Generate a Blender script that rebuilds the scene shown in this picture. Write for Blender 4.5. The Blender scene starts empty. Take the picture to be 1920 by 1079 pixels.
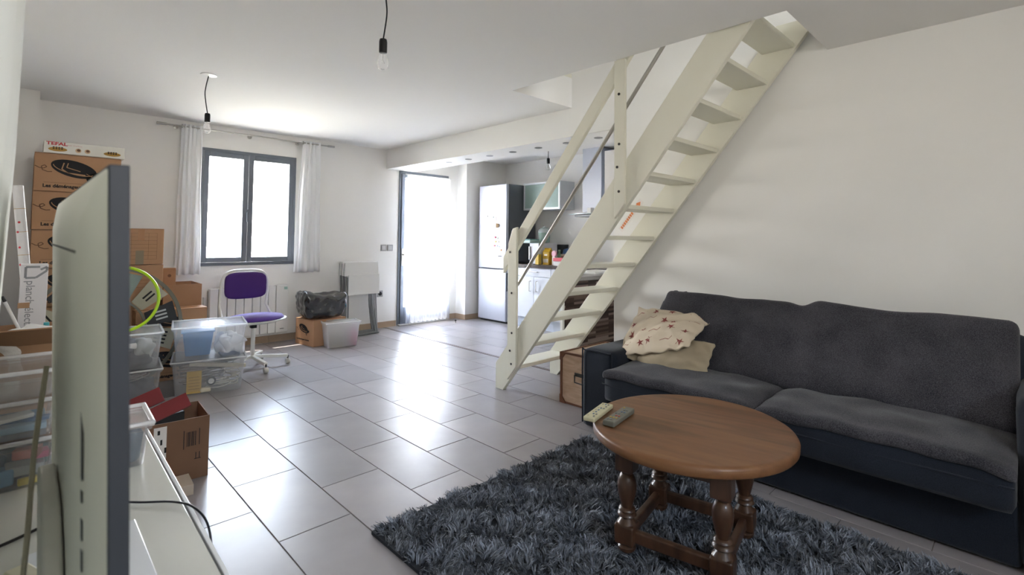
import bpy, bmesh, math, random
import numpy as np
from mathutils import Vector, Matrix, noise
random.seed(7); RNG = np.random.default_rng(7)
S = bpy.context.scene
COL = S.collection

# ------------------------------------------------------------------ camera
F, CX, CY, W0, H0 = 947.14, 960.0, 409.49, 1920.0, 1079.0
yaw, pitch, roll = 0.77156, 0.03998, 0.00994
cy_, sy_ = math.cos(yaw), math.sin(yaw)
fw = Vector((sy_*math.cos(pitch), cy_*math.cos(pitch), math.sin(pitch)))
rt = Vector((cy_, -sy_, 0)); up = rt.cross(fw)
r2 = math.cos(roll)*rt + math.sin(roll)*up
u2 = -math.sin(roll)*rt + math.cos(roll)*up
cam_d = bpy.data.cameras.new('camera'); cam = bpy.data.objects.new('camera', cam_d); COL.objects.link(cam)
M = Matrix((r2, u2, -fw)).transposed().to_4x4(); M.translation = Vector((0, 0, 1.2083))
cam.matrix_world = M
cam_d.sensor_width = 36; cam_d.lens = F*36/W0; cam_d.shift_y = -(H0/2-CY)/W0
cam_d.clip_start = 0.02
cam_d.dof.use_dof = True; cam_d.dof.focus_distance = 3.2; cam_d.dof.aperture_fstop = 3.6
S.camera = cam

# ------------------------------------------------------------------ light
def lin(h):
    h = h.lstrip('#'); v = [int(h[i:i+2], 16)/255 for i in (0, 2, 4)]
    return tuple(((x/12.92) if x <= 0.04045 else ((x+0.055)/1.055)**2.4) for x in v)
WORLD = 11.0
SUN = 7.0
EXPOSURE = 2.42
wd = bpy.data.worlds.new('sky'); S.world = wd; wd.use_nodes = True
nt = wd.node_tree; nt.nodes.clear()
wo = nt.nodes.new('ShaderNodeOutputWorld'); bg = nt.nodes.new('ShaderNodeBackground')
tc = nt.nodes.new('ShaderNodeTexCoord'); sp = nt.nodes.new('ShaderNodeSeparateXYZ'); cr = nt.nodes.new('ShaderNodeValToRGB')
nt.links.new(tc.outputs['Generated'], sp.inputs[0]); nt.links.new(sp.outputs['Z'], cr.inputs[0])
cr.color_ramp.elements[0].position = 0.0; cr.color_ramp.elements[0].color = (1.0, 0.95, 0.88, 1)
cr.color_ramp.elements[1].position = 0.55; cr.color_ramp.elements[1].color = (0.62, 0.78, 1.0, 1)
nt.links.new(cr.outputs[0], bg.inputs[0]); bg.inputs[1].default_value = WORLD; nt.links.new(bg.outputs[0], wo.inputs[0])
sd = bpy.data.lights.new('sun', 'SUN'); sd.energy = SUN; sd.angle = math.radians(0.6); sd.color = (1, 0.95, 0.86)
so = bpy.data.objects.new('sun', sd); COL.objects.link(so)
so.rotation_euler = Vector((0.12, -0.30, -1)).to_track_quat('-Z', 'Y').to_euler()
def portal(x, y, z, w, h, rot):
    l = bpy.data.lights.new('daylight_portal', 'AREA'); l.shape = 'RECTANGLE'; l.size = w; l.size_y = h
    l.cycles.is_portal = True
    o = bpy.data.objects.new('daylight_portal', l); COL.objects.link(o); o.location = (x, y, z); o.rotation_euler = rot
R = math.radians
portal(1.82, 6.30, 1.51, 1.04, 1.30, (R(-90), 0, 0))
portal(4.15, 6.30, 1.06, 0.86, 2.14, (R(-90), 0, 0))
portal(1.9, -1.15, 3.6, .5, .5, (R(90), 0, 0))  # portal at the added upstairs fill window
portal(.65, -1.78, 1.86, .7, .48, (R(90), 0, 0))  # portal at the added fill window behind the camera
vs = S.view_settings; vs.view_transform = 'Standard'; vs.look = 'None'; vs.gamma = 1; vs.use_curve_mapping = False
vs.exposure = EXPOSURE

# ------------------------------------------------------------------ materials
MATS = {}
def mat(name, col, rough=0.5, metal=0.0, spec=0.5, noise_amt=0.0, nscale=8.0, bump=0.0, bscale=60.0, coat=0.0, trans=0.0, stretch=None, col2=None, sheen=0.0, ior=1.45):
    if name in MATS: return MATS[name]
    m = bpy.data.materials.new(name); m.use_nodes = True; n = m.node_tree; b = n.nodes['Principled BSDF']
    c = lin(col) if isinstance(col, str) else col
    b.inputs['Base Color'].default_value = (*c, 1); b.inputs['Roughness'].default_value = rough
    b.inputs['Metallic'].default_value = metal; b.inputs['Specular IOR Level'].default_value = spec
    b.inputs['Coat Weight'].default_value = coat; b.inputs['Transmission Weight'].default_value = trans
    b.inputs['Sheen Weight'].default_value = sheen; b.inputs['IOR'].default_value = ior
    if noise_amt or bump or col2:
        t = n.nodes.new('ShaderNodeTexCoord'); mp = n.nodes.new('ShaderNodeMapping')
        n.links.new(t.outputs['Object'], mp.inputs[0])
        if stretch: mp.inputs['Scale'].default_value = stretch
        nz = n.nodes.new('ShaderNodeTexNoise'); nz.inputs['Scale'].default_value = nscale; nz.inputs['Detail'].default_value = 5
        n.links.new(mp.outputs[0], nz.inputs['Vector'])
        if noise_amt or col2:
            r = n.nodes.new('ShaderNodeValToRGB'); r.color_ramp.elements[0].position = .3; r.color_ramp.elements[1].position = .7
            a = c; k = 1-noise_amt
            z = lin(col2) if col2 else tuple(x*k for x in c)
            r.color_ramp.elements[0].color = (*z, 1); r.color_ramp.elements[1].color = (*a, 1)
            n.links.new(nz.outputs['Fac'], r.inputs[0]); n.links.new(r.outputs[0], b.inputs['Base Color'])
        if bump:
            n2 = n.nodes.new('ShaderNodeTexNoise'); n2.inputs['Scale'].default_value = bscale; n2.inputs['Detail'].default_value = 3
            n.links.new(mp.outputs[0], n2.inputs['Vector'])
            bp = n.nodes.new('ShaderNodeBump'); bp.inputs['Strength'].default_value = bump; bp.inputs['Distance'].default_value = 0.004
            n.links.new(n2.outputs['Fac'], bp.inputs['Height']); n.links.new(bp.outputs[0], b.inputs['Normal'])
    MATS[name] = m; return m
def clearmat(name, col, alpha, transl=0.5, gloss=0.15, rough=0.25):
    """thin translucent sheet: part see-through, part diffusing, part glossy"""
    if name in MATS: return MATS[name]
    m = bpy.data.materials.new(name); m.use_nodes = True; n = m.node_tree; n.nodes.clear()
    o = n.nodes.new('ShaderNodeOutputMaterial'); tr = n.nodes.new('ShaderNodeBsdfTransparent'); d = n.nodes.new('ShaderNodeBsdfDiffuse')
    tl = n.nodes.new('ShaderNodeBsdfTranslucent'); g = n.nodes.new('ShaderNodeBsdfGlossy')
    c = lin(col)
    for x in (d, tl): x.inputs['Color'].default_value = (*c, 1)
    tr.inputs['Color'].default_value = (1, 1, 1, 1); g.inputs['Roughness'].default_value = rough; g.inputs['Color'].default_value = (1, 1, 1, 1)
    m1 = n.nodes.new('ShaderNodeMixShader'); m1.inputs[0].default_value = transl; n.links.new(d.outputs[0], m1.inputs[1]); n.links.new(tl.outputs[0], m1.inputs[2])
    m2 = n.nodes.new('ShaderNodeMixShader'); m2.inputs[0].default_value = alpha; n.links.new(tr.outputs[0], m2.inputs[1]); n.links.new(m1.outputs[0], m2.inputs[2])
    m3 = n.nodes.new('ShaderNodeMixShader')
    fr = n.nodes.new('ShaderNodeFresnel'); fr.inputs[0].default_value = 1.4
    mu = n.nodes.new('ShaderNodeMath'); mu.operation = 'MULTIPLY'; mu.inputs[1].default_value = gloss*5
    n.links.new(fr.outputs[0], mu.inputs[0]); mu.use_clamp = True; n.links.new(mu.outputs[0], m3.inputs[0])
    n.links.new(m2.outputs[0], m3.inputs[1]); n.links.new(g.outputs[0], m3.inputs[2]); n.links.new(m3.outputs[0], o.inputs[0])
    MATS[name] = m; return m
def woodmat(name, ca, cb, scale=(1, 12, 12), rough=0.4, nscale=3.0, coat=0.0, cc=None):
    if name in MATS: return MATS[name]
    m = mat(name, ca, rough=rough, coat=coat); n = m.node_tree; b = n.nodes['Principled BSDF']
    t = n.nodes.new('ShaderNodeTexCoord'); mp = n.nodes.new('ShaderNodeMapping'); mp.inputs['Scale'].default_value = scale
    nz = n.nodes.new('ShaderNodeTexNoise'); nz.inputs['Scale'].default_value = nscale; nz.inputs['Detail'].default_value = 8; nz.inputs['Distortion'].default_value = .6
    r = n.nodes.new('ShaderNodeValToRGB'); r.color_ramp.elements[0].position = .32; r.color_ramp.elements[1].position = .68
    r.color_ramp.elements[0].color = (*lin(cb), 1); r.color_ramp.elements[1].color = (*lin(ca), 1)
    if cc:
        e = r.color_ramp.elements.new(.5); e.color = (*lin(cc), 1)
    n.links.new(t.outputs['Object'], mp.inputs[0]); n.links.new(mp.outputs[0], nz.inputs['Vector']); n.links.new(nz.outputs['Fac'], r.inputs[0])
    n.links.new(r.outputs[0], b.inputs['Base Color']); return m
def weave(name, ca, cb, rough=0.9, s=260.0, bump=0.4):
    m = mat(name, ca, rough=rough, spec=.2, sheen=.15); n = m.node_tree; b = n.nodes['Principled BSDF']
    t = n.nodes.new('ShaderNodeTexCoord'); nz = n.nodes.new('ShaderNodeTexNoise'); nz.inputs['Scale'].default_value = s; nz.inputs['Detail'].default_value = 2
    n3 = n.nodes.new('ShaderNodeTexNoise'); n3.inputs['Scale'].default_value = 5; n3.inputs['Detail'].default_value = 4
    mx = n.nodes.new('ShaderNodeMath'); mx.operation = 'MULTIPLY_ADD'; mx.inputs[1].default_value = .45; 
    r = n.nodes.new('ShaderNodeValToRGB'); r.color_ramp.elements[0].position = .5; r.color_ramp.elements[1].position = .95
    r.color_ramp.elements[0].color = (*lin(cb), 1); r.color_ramp.elements[1].color = (*lin(ca), 1)
    n.links.new(t.outputs['Object'], nz.inputs['Vector']); n.links.new(t.outputs['Object'], n3.inputs['Vector'])
    n.links.new(n3.outputs['Fac'], mx.inputs[0]); n.links.new(nz.outputs['Fac'], mx.inputs[2]); n.links.new(mx.outputs[0], r.inputs[0])
    n.links.new(r.outputs[0], b.inputs['Base Color'])
    bp = n.nodes.new('ShaderNodeBump'); bp.inputs['Strength'].default_value = bump; bp.inputs['Distance'].default_value = .002
    n.links.new(nz.outputs['Fac'], bp.inputs['Height']); n.links.new(bp.outputs[0], b.inputs['Normal']); return m

WALL = mat('wall_paint', '#f3f1ec', rough=.62, spec=.35, bump=.05, bscale=35)
CEIL = mat('ceiling_paint', '#f3f1ed', rough=.85, spec=.2)
KWALL = WALL
GROUT = mat('grout', '#8d8884', rough=.9)
TAN = mat('skirting_tile', '#b79f86', rough=.45, noise_amt=.12)
ANTH = mat('anthracite_frame', '#727983', rough=.4)
CREAM = mat('cream_gloss_paint', '#e6e3d2', rough=.33, spec=.5)
STEEL = mat('brushed_steel', '#b9b6ae', rough=.32, metal=.85)
CHROME = mat('chrome', '#c9ccd0', rough=.12, metal=1)
DKMETAL = mat('dark_screw', '#55534e', rough=.4, metal=.8)
BLACK = mat('black_plastic', '#141416', rough=.35)
WHITEP = mat('white_plastic', '#ebeae6', rough=.3)
WHITEG = mat('white_gloss', '#eceff2', rough=.15, coat=.4)
KRAFT = mat('kraft_cardboard', '#b98f6c', rough=.8, noise_amt=.07, nscale=3, bump=.08, bscale=40)
KRAFT2 = mat('kraft_cardboard_brown', '#9a7656', rough=.8, noise_amt=.1, nscale=3, bump=.08, bscale=40)
KRAFTIN = mat('cardboard_inner', '#86684e', rough=.85)
INK = mat('black_ink', '#1c1b1e', rough=.7)
INKT = mat('brown_ink', '#6f4f38', rough=.7)
RED = mat('red_card', '#7e1419', rough=.5)
GLASS = clearmat('window_glass', '#ffffff', 0.0, gloss=.12, rough=.02)
BULB = clearmat('bulb_glass', '#ffffff', 0.16, gloss=.12, rough=.02)
SHEER = clearmat('sheer_curtain', '#ffffff', .90, transl=.22, gloss=.0)
SHEERD = clearmat('door_sheer', '#f6f8ff', .55, transl=.55, gloss=.0)
BIN = clearmat('frosted_bin', '#fbfdff', .19, transl=.5, gloss=.10, rough=.2)
RIM = clearmat('bin_rim', '#ffffff', .45, transl=.4, gloss=.12, rough=.2)
BIN2 = clearmat('clear_bin', '#ffffff', .12, transl=.35, gloss=.12, rough=.12)

# ------------------------------------------------------------------ helpers
def link_mesh(name, bm, m, parent=None, smooth=False, mw=None):
    me = bpy.data.meshes.new(name); bm.normal_update(); bm.to_mesh(me); bm.free()
    me.materials.append(m)
    if smooth:
        for p in me.polygons: p.use_smooth = True
    o = bpy.data.objects.new(name, me); COL.objects.link(o)
    if parent: o.parent = parent
    return o
def autosmooth(o, ang=40):
    me = o.data
    for p in me.polygons: p.use_smooth = True
    try: me.set_sharp_from_angle(angle=R(ang))
    except Exception: pass
    return o
def tag(o, label, cat, group=None, kind=None):
    o['label'] = label; o['category'] = cat
    if group: o['group'] = group
    if kind: o['kind'] = kind
    return o
def thing(name, label, cat, loc=(0, 0, 0), rz=0.0, group=None, rot=None):
    o = bpy.data.objects.new(name, None); COL.objects.link(o); o.location = loc; o.empty_display_size = .1
    o.rotation_euler = rot if rot else (0, 0, rz); return tag(o, label, cat, group)
def wnorm(o):
    for p in o.data.polygons: p.use_smooth = True
    m = o.modifiers.new('weighted_normal', 'WEIGHTED_NORMAL'); m.keep_sharp = True; m.weight = 100; return o
def struct(o): o['kind'] = 'structure'; return o
def bx(bm, x0, x1, y0, y1, z0, z1, bev=0.0, seg=1, mtx=None):
    r = bmesh.ops.create_cube(bm, size=1)
    vs_ = r['verts']
    for v in vs_:
        v.co = Vector(((x0+x1)/2+v.co.x*(x1-x0), (y0+y1)/2+v.co.y*(y1-y0), (z0+z1)/2+v.co.z*(z1-z0)))
    if bev > 0:
        es = list({e for v in vs_ for e in v.link_edges})
        rr = bmesh.ops.bevel(bm, geom=es, offset=bev, segments=seg, profile=.5, affect='EDGES'); vs_ = list({v for f in rr['faces'] for v in f.verts} | {v for v in vs_ if v.is_valid})
    if mtx: bmesh.ops.transform(bm, matrix=mtx, verts=[v for v in vs_ if v.is_valid])
    return vs_
def box(name, x0, x1, y0, y1, z0, z1, m, parent=None, bev=0.0, seg=2):
    bm = bmesh.new(); bx(bm, x0, x1, y0, y1, z0, z1, bev, seg)
    o = link_mesh(name, bm, m, parent)
    if bev: wnorm(o)
    return o
def boxes(name, L, m, parent=None, bev=0.0):
    bm = bmesh.new()
    for b in L: bx(bm, *b, bev)
    o = link_mesh(name, bm, m, parent)
    if bev: wnorm(o)
    return o
def prism(name, pts, a0, a1, axis, m, parent=None, bev=0.0):
    """polygon pts in the two other axes, extruded along axis from a0 to a1"""
    bm = bmesh.new()
    def P(p, a): return {'X': (a, p[0], p[1]), 'Y': (p[0], a, p[1]), 'Z': (p[0], p[1], a)}[axis]
    A = [bm.verts.new(P(p, a0)) for p in pts]; B = [bm.verts.new(P(p, a1)) for p in pts]
    bm.faces.new(A); bm.faces.new(B[::-1]); n = len(pts)
    for i in range(n): bm.faces.new((A[(i+1) % n], A[i], B[i], B[(i+1) % n]))
    bmesh.ops.recalc_face_normals(bm, faces=bm.faces)
    if bev: bmesh.ops.bevel(bm, geom=list(bm.edges), offset=bev, segments=2, profile=.5, affect='EDGES')
    o = link_mesh(name, bm, m, parent)
    if bev: wnorm(o)
    return o
def tube_bm(bm, pts, r, seg=10, cap=True):
    pts = [Vector(p) for p in pts]; rings = []; n = len(pts)
    nrm = None
    for i, p in enumerate(pts):
        t = (pts[min(i+1, n-1)]-pts[max(i-1, 0)]).normalized()
        if nrm is None: nrm = t.orthogonal().normalized()
        nrm = (nrm - t*nrm.dot(t)).normalized(); b = t.cross(nrm)
        rr = float(np.interp(i/(n-1), np.linspace(0, 1, len(r)), r)) if isinstance(r, (list, tuple)) else r
        rings.append([bm.verts.new(p+(nrm*math.cos(2*math.pi*k/seg)+b*math.sin(2*math.pi*k/seg))*rr) for k in range(seg)])
    for i in range(n-1):
        for k in range(seg): bm.faces.new((rings[i][k], rings[i][(k+1) % seg], rings[i+1][(k+1) % seg], rings[i+1][k]))
    if cap: bm.faces.new(rings[0][::-1]); bm.faces.new(rings[-1])
def tube(name, pts, r, m, parent=None, seg=10, smooth_path=0, closed=False):
    if smooth_path: pts = crv(pts, smooth_path)
    bm = bmesh.new(); tube_bm(bm, pts, r, seg); return autosmooth(link_mesh(name, bm, m, parent), 50)
def crv(P, k=8):
    P = [Vector(p) for p in P]; out = []
    for i in range(len(P)-1):
        a = P[max(i-1, 0)]; b = P[i]; c = P[i+1]; d = P[min(i+2, len(P)-1)]
        for j in range(k):
            t = j/k; out.append(.5*((2*b)+(c-a)*t+(2*a-5*b+4*c-d)*t*t+(3*b-a-3*c+d)*t**3))
    out.append(P[-1]); return out
def lathe(name, prof, m, parent=None, seg=28, at=(0, 0, 0), axis='Z', smooth=True, ang=45):
    """prof: list of (radius, height)"""
    bm = bmesh.new(); rings = []
    for r, h in prof:
        rings.append([bm.verts.new((max(r, 1e-5)*math.cos(2*math.pi*k/seg), max(r, 1e-5)*math.sin(2*math.pi*k/seg), h)) for k in range(seg)])
    for i in range(len(prof)-1):
        for k in range(seg): bm.faces.new((rings[i][k], rings[i][(k+1) % seg], rings[i+1][(k+1) % seg], rings[i+1][k]))
    if prof[0] == prof[-1] and prof[0][0] > .005: bmesh.ops.remove_doubles(bm, verts=rings[0]+rings[-1], dist=1e-6)
    else: bm.faces.new(rings[0][::-1]); bm.faces.new(rings[-1])
    rot = {'Z': Matrix(), 'X': Matrix.Rotation(R(90), 4, 'Y'), 'Y': Matrix.Rotation(R(-90), 4, 'X')}[axis]
    bmesh.ops.transform(bm, matrix=Matrix.Translation(at) @ rot, verts=bm.verts)
    bmesh.ops.recalc_face_normals(bm, faces=bm.faces)
    o = link_mesh(name, bm, m, parent); return autosmooth(o, ang) if smooth else o
def soft(name, sx, sy, sz, r, m, parent=None, n=(16, 16, 8), puff=0.0, wr=0.0, wf=6.0, pinch=0.0, mtx=None, seed=0.0, fn=None):
    """rounded, puffed, wrinkled block centred on the origin"""
    bm = bmesh.new(); hx, hy, hz = sx/2, sy/2, sz/2; V = {}
    def vert(i, j, k):
        key = (i, j, k)
        if key in V: return V[key]
        u = 2*i/n[0]-1; v = 2*j/n[1]-1; w = 2*k/n[2]-1
        p = Vector((u*hx, v*hy, w*hz)); q = Vector((max(-hx+r, min(hx-r, p.x)), max(-hy+r, min(hy-r, p.y)), max(-hz+r, min(hz-r, p.z))))
        d = p-q; L = d.length
        if L > 1e-9: p = q+d/L*r*(max(abs(d.x), abs(d.y), abs(d.z))/r if False else 1)
        if pinch:
            f = 1-pinch*(1-(1-abs(u)**3)*(1-abs(v)**3)); p.z *= f
        p.z += (1 if w > 0 else -1)*abs(w)*puff*(1-u*u)*(1-v*v)
        if wr:
            nv = noise.noise_vector(Vector((p.x*wf+seed, p.y*wf, p.z*wf))); p += nv*wr
        if fn: p = fn(p, u, v, w)
        V[key] = bm.verts.new(p); return V[key]
    nx, ny, nz = n
    for i in range(nx):
        for j in range(ny):
            bm.faces.new((vert(i, j, nz), vert(i+1, j, nz), vert(i+1, j+1, nz), vert(i, j+1, nz)))
            bm.faces.new((vert(i, j, 0), vert(i, j+1, 0), vert(i+1, j+1, 0), vert(i+1, j, 0)))
    for i in range(nx):
        for k in range(nz):
            bm.faces.new((vert(i, 0, k), vert(i+1, 0, k), vert(i+1, 0, k+1), vert(i, 0, k+1)))
            bm.faces.new((vert(i, ny, k), vert(i, ny, k+1), vert(i+1, ny, k+1), vert(i+1, ny, k)))
    for j in range(ny):
        for k in range(nz):
            bm.faces.new((vert(0, j, k), vert(0, j, k+1), vert(0, j+1, k+1), vert(0, j+1, k)))
            bm.faces.new((vert(nx, j, k), vert(nx, j+1, k), vert(nx, j+1, k+1), vert(nx, j, k+1)))
    if mtx is not None: bmesh.ops.transform(bm, matrix=mtx, verts=bm.verts)
    bmesh.ops.recalc_face_normals(bm, faces=bm.faces)
    return link_mesh(name, bm, m, parent, smooth=True)
def text(name, s, size, m, parent, mtx, extrude=0.0006, bold=0.0, align='LEFT'):
    cu = bpy.data.curves.new(name, 'FONT'); cu.body = s; cu.size = size; cu.extrude = extrude; cu.offset = bold; cu.align_x = align; cu.resolution_u = 3
    t = bpy.data.objects.new('tmp', cu); COL.objects.link(t)
    me = bpy.data.meshes.new_from_object(t); bpy.data.objects.remove(t); bpy.data.curves.remove(cu)
    me.transform(mtx); me.materials.clear(); me.materials.append(m); me.name = name
    o = bpy.data.objects.new(name, me); COL.objects.link(o); o.parent = parent; return o
# text frames: local text (x right, y up) -> facing -Y  /  facing -X
def face_negY(x, y, z): return Matrix.Translation((x, y, z)) @ Matrix.Rotation(R(90), 4, 'X')
def face_negX(x, y, z): return Matrix.Translation((x, y, z)) @ Matrix.Rotation(R(-90), 4, 'Z') @ Matrix.Rotation(R(90), 4, 'X')
def flat(name, polys, m, parent, mtx, th=0.0006):
    """thin printed shapes: list of 2-D polygons (x right, y up)"""
    bm = bmesh.new()
    for pl in polys:
        A = [bm.verts.new((x, y, 0)) for x, y in pl]; B = [bm.verts.new((x, y, th)) for x, y in pl]; n = len(pl)
        bm.faces.new(A[::-1]); bm.faces.new(B)
        for i in range(n): bm.faces.new((A[i], A[(i+1) % n], B[(i+1) % n], B[i]))
    bmesh.ops.transform(bm, matrix=mtx, verts=bm.verts); bmesh.ops.recalc_face_normals(bm, faces=bm.faces)
    return link_mesh(name, bm, m, parent)
def ell(cx, cy, rx, ry, a=0, n=24, t0=0, t1=2*math.pi):
    return [(cx+rx*math.cos(t)*math.cos(a)-ry*math.sin(t)*math.sin(a), cy+rx*math.cos(t)*math.sin(a)+ry*math.sin(t)*math.cos(a)) for t in [t0+(t1-t0)*k/n for k in range(n if t1-t0 > 6.28 else n+1)]]
def strokes(P, w):
    out = []
    for (a, b), (c, d) in zip(P[:-1], P[1:]):
        L = math.hypot(c-a, d-b) or 1e-6; nx, ny = -(d-b)/L*w/2, (c-a)/L*w/2
        out.append([(a+nx, b+ny), (a-nx, b-ny), (c-nx, d-ny), (c+nx, d+ny)])
    return out
def dup(root, loc=None, rz=None, label=None):
    r = root.copy(); COL.objects.link(r)
    if loc is not None: r.location = loc
    if rz is not None: r.rotation_euler = (0, 0, rz)
    if label: r['label'] = label
    for ch in list(root.children):
        c = ch.copy(); COL.objects.link(c); c.parent = r
        for g in ch.children:
            d = g.copy(); COL.objects.link(d); d.parent = c
    return r

# ================================================================== STRUCTURE
XR, YF, YP, XK, ZC = 3.525, 6.07, 5.85, 5.55, 2.39
# floor: grout bed + every tile its own piece
floor = struct(boxes('floor', [(-.3, XK+.25, -1.8, YF+.02, -.06, -.004)], GROUT))
TILES = []
for k_, c_ in enumerate(('#a19b9b', '#9c9696', '#a7a1a1', '#9e9999')):
    m = mat('porcelain_tile_%s' % 'abcd'[k_], c_, rough=.34, spec=.36, noise_amt=.2, nscale=3.0, bump=.035, bscale=9)
    TILES.append(m)
def tile_mesh(w, l, m):
    bm = bmesh.new(); g = .0022
    bx(bm, g, w-g, g, l-g, -.012, 0, .0012, 1); me = bpy.data.meshes.new('tile'); bm.to_mesh(me); bm.free(); me.materials.append(m); return me
TM = {}
def put_tile(x0, x1, y0, y1):
    w, l = round(x1-x0, 4), round(y1-y0, 4)
    if w < .02 or l < .02: return
    v = random.randrange(4); key = (w, l, v)
    if key not in TM: TM[key] = tile_mesh(w, l, TILES[v])
    o = bpy.data.objects.new('tile', TM[key]); COL.objects.link(o); o.parent = floor; o.location = (x0, y0, random.uniform(-.0004, .0004))
WT, LT = .30543, .6
def tile_area(X0, X1, Y0, Y1, xa, ya, o0, o1):
    i = math.floor((X0-xa)/WT)
    while xa+i*WT < X1:
        a, b = max(X0, xa+i*WT), min(X1, xa+(i+1)*WT); off = o0 if i % 2 == 0 else o1
        y = ya+off+LT*math.floor((Y0-ya-off)/LT)
        while y < Y1:
            put_tile(a, b, max(Y0, y), min(Y1, y+LT)); y += LT
        i += 1
tile_area(-.12, XR-.012, -.3, YF, .7736, 2.3845, .315, .021)
tile_area(XR+.012, XK, 2.41, YF, XR+.03, 2.62, .0, .3)
strip = box('trim_1', XR-.011, XR+.011, 2.41, YF-.2, -.01, .003, mat('threshold_strip', '#6b5f59', rough=.4, metal=.3)); struct(strip)

T = .28
# far wall with window and door openings
WX0, WX1, WZ0, WZ1 = 1.325, 2.318, .885, 2.138
DX0, DX1, DZ1 = 3.722, 4.565, 2.128
struct(boxes('wall_far', [(-.3, WX0, YF, YF+T, 0, 2.6), (WX1, DX0, YF, YF+T, 0, 2.6), (WX0, WX1, YF, YF+T, 0, WZ0), (WX0, WX1, YF, YF+T, WZ1, 2.6),
    (DX0, DX1, YF, YF+T, DZ1, 2.6), (DX1, 5.8, YF, YF+T, 0, 2.6)], WALL))
struct(box('wall_far_pier', -.12, .08, 5.70, YF, 0, ZC, WALL))
struct(box('wall_kitchen_pier', 4.74, XK+.2, YP, YF, 0, ZC, WALL))
struct(box('wall_left', -.3, -.12, -1.8, YF+T, 0, 2.6, WALL))
# rear wall behind the camera; its window opening is added for fill light
struct(boxes('wall_back', [(-.3, .3, -1.8, -1.6, 0, 2.39), (1.0, XR, -1.8, -1.6, 0, 2.39), (.3, 1.0, -1.8, -1.6, 0, 1.62), (.3, 1.0, -1.8, -1.6, 2.1, 2.39)], WALL))
w2 = struct(thing('added_fill_window', 'x', 'x')); del w2['label']; del w2['category']  # unseen window and frame, invented to bring in fill light
boxes('window_frame', [(.3, .35, -1.72, -1.66, 1.62, 2.1), (.95, 1.0, -1.72, -1.66, 1.62, 2.1), (.35, .95, -1.72, -1.66, 1.62, 1.67), (.35, .95, -1.72, -1.66, 2.05, 2.1)], ANTH, w2)
struct(boxes('wall_right', [(XR, XR+.16, -1.8, 2.41, 0, 4.9)], WALL))
struct(boxes('wall_kitchen_near', [(XR+.16, XK+.2, 2.2, 2.41, 0, 2.6)], WALL))
struct(box('wall_kitchen_right', XK, XK+.2, 2.2, YF, 0, 2.6, WALL))
struct(boxes('ceiling', [(-.3, 2.775, -1.8, YF+T, ZC, 2.66), (2.775, XR, -1.8, .85, ZC, 2.66), (2.775, XR+.16, 2.865, YF+T, ZC, 2.66), (XR, XR+.16, 2.41, 2.865, ZC, 2.66), (XR+.16, XK+.2, 2.2, YF+T, ZC, 2.66)], CEIL))
struct(box('ceiling_soffit', XR, 3.955, 2.41, YF, 2.13, ZC, WALL))
# upstairs landing seen through the opening; its window is added as fill light
struct(boxes('wall_upstairs', [(XR+.001, XR+.16, 2.41, 4.4, 2.66, 4.9), (1.0, XR+.16, 3.2, 3.36, 2.66, 4.9), (1.0, 1.65, -1.2, -1.04, 2.66, 4.9), (2.15, XR, -1.2, -1.04, 2.66, 4.9), (1.65, 2.15, -1.2, -1.04, 2.66, 3.35), (1.65, 2.15, -1.2, -1.04, 3.85, 4.9), (.9, 1.0, -1.2, 3.36, 2.66, 4.9)], WALL))
struct(boxes('ceiling_upstairs', [(.9, XR+.16, -1.2, 3.36, 4.75, 4.9)], WALL))
struct(box('trim_2', 2.775, XR-.002, 2.866, 2.96, 2.661, 2.70, CREAM))
# skirting tiles, each a piece
def skirting(name, p0, p1, nrm):
    b = struct(thing(name, 'x', 'x')); del b['label']; del b['category']
    p0 = Vector(p0); p1 = Vector(p1); L = (p1-p0).length; d = (p1-p0)/L; n = max(1, round(L/.33)); nr = Vector(nrm)
    for i in range(n):
        a = p0+d*(L*i/n+.001); c = p0+d*(L*(i+1)/n-.001); e = c+nr*.009
        box('skirting_tile', min(a.x, e.x), max(a.x, e.x), min(a.y, e.y), max(a.y, e.y), .001, .078, TAN, b, bev=.0015, seg=1)
skirting('baseboard_far', (.08, YF, 0), (DX0-.01, YF, 0), (0, -1, 0))
skirting('baseboard_far_right', (DX1+.005, YF, 0), (4.738, YF, 0), (0, -1, 0))
skirting('baseboard_pier', (4.74, YF-.01, 0), (4.74, YP, 0), (-1, 0, 0))
skirting('baseboard_kitchen', (4.732, YP, 0), (5.0, YP, 0), (0, -1, 0))
skirting('baseboard_right', (XR, 2.408, 0), (XR, -1.2, 0), (-1, 0, 0))
skirting('baseboard_left', (-.12, 5.69, 0), (-.12, -.6, 0), (1, 0, 0))
# outdoor terrace
terr = struct(box('ground', -14, 20, YF+T, 34, -.3, -.12, mat('terrace_stone', '#a89c88', rough=.8, noise_amt=.08, nscale=1.5)))
# window
w1 = struct(thing('window_1', 'x', 'x')); del w1['label']; del w1['category']
fy0, fy1 = YF-.012, YF+.06
boxes('window_frame', [(WX0, WX0+.03, fy0, fy1, WZ0, WZ1), (WX1-.03, WX1, fy0, fy1, WZ0, WZ1), (WX0+.03, WX1-.03, fy0, fy1, WZ1-.035, WZ1), (WX0+.03, WX1-.03, fy0, fy1, WZ0, WZ0+.035)], ANTH, w1, bev=.003)
def sash(x0, x1):
    z0, z1 = WZ0+.037, WZ1-.037; y0, y1 = YF-.03, YF+.03; f = .052
    s = boxes('sash', [(x0, x0+f, y0, y1, z0, z1), (x1-f, x1, y0, y1, z0, z1), (x0+f, x1-f, y0, y1, z0, z0+f), (x0+f, x1-f, y0, y1, z1-f, z1)], ANTH, w1, bev=.004)
    box('pane', x0+f, x1-f, YF-.003, YF+.003, z0+f, z1-f, GLASS, s)
xm = 1.795
sash(WX0+.032, xm-.002); sash(xm+.002, WX1-.032)
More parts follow.
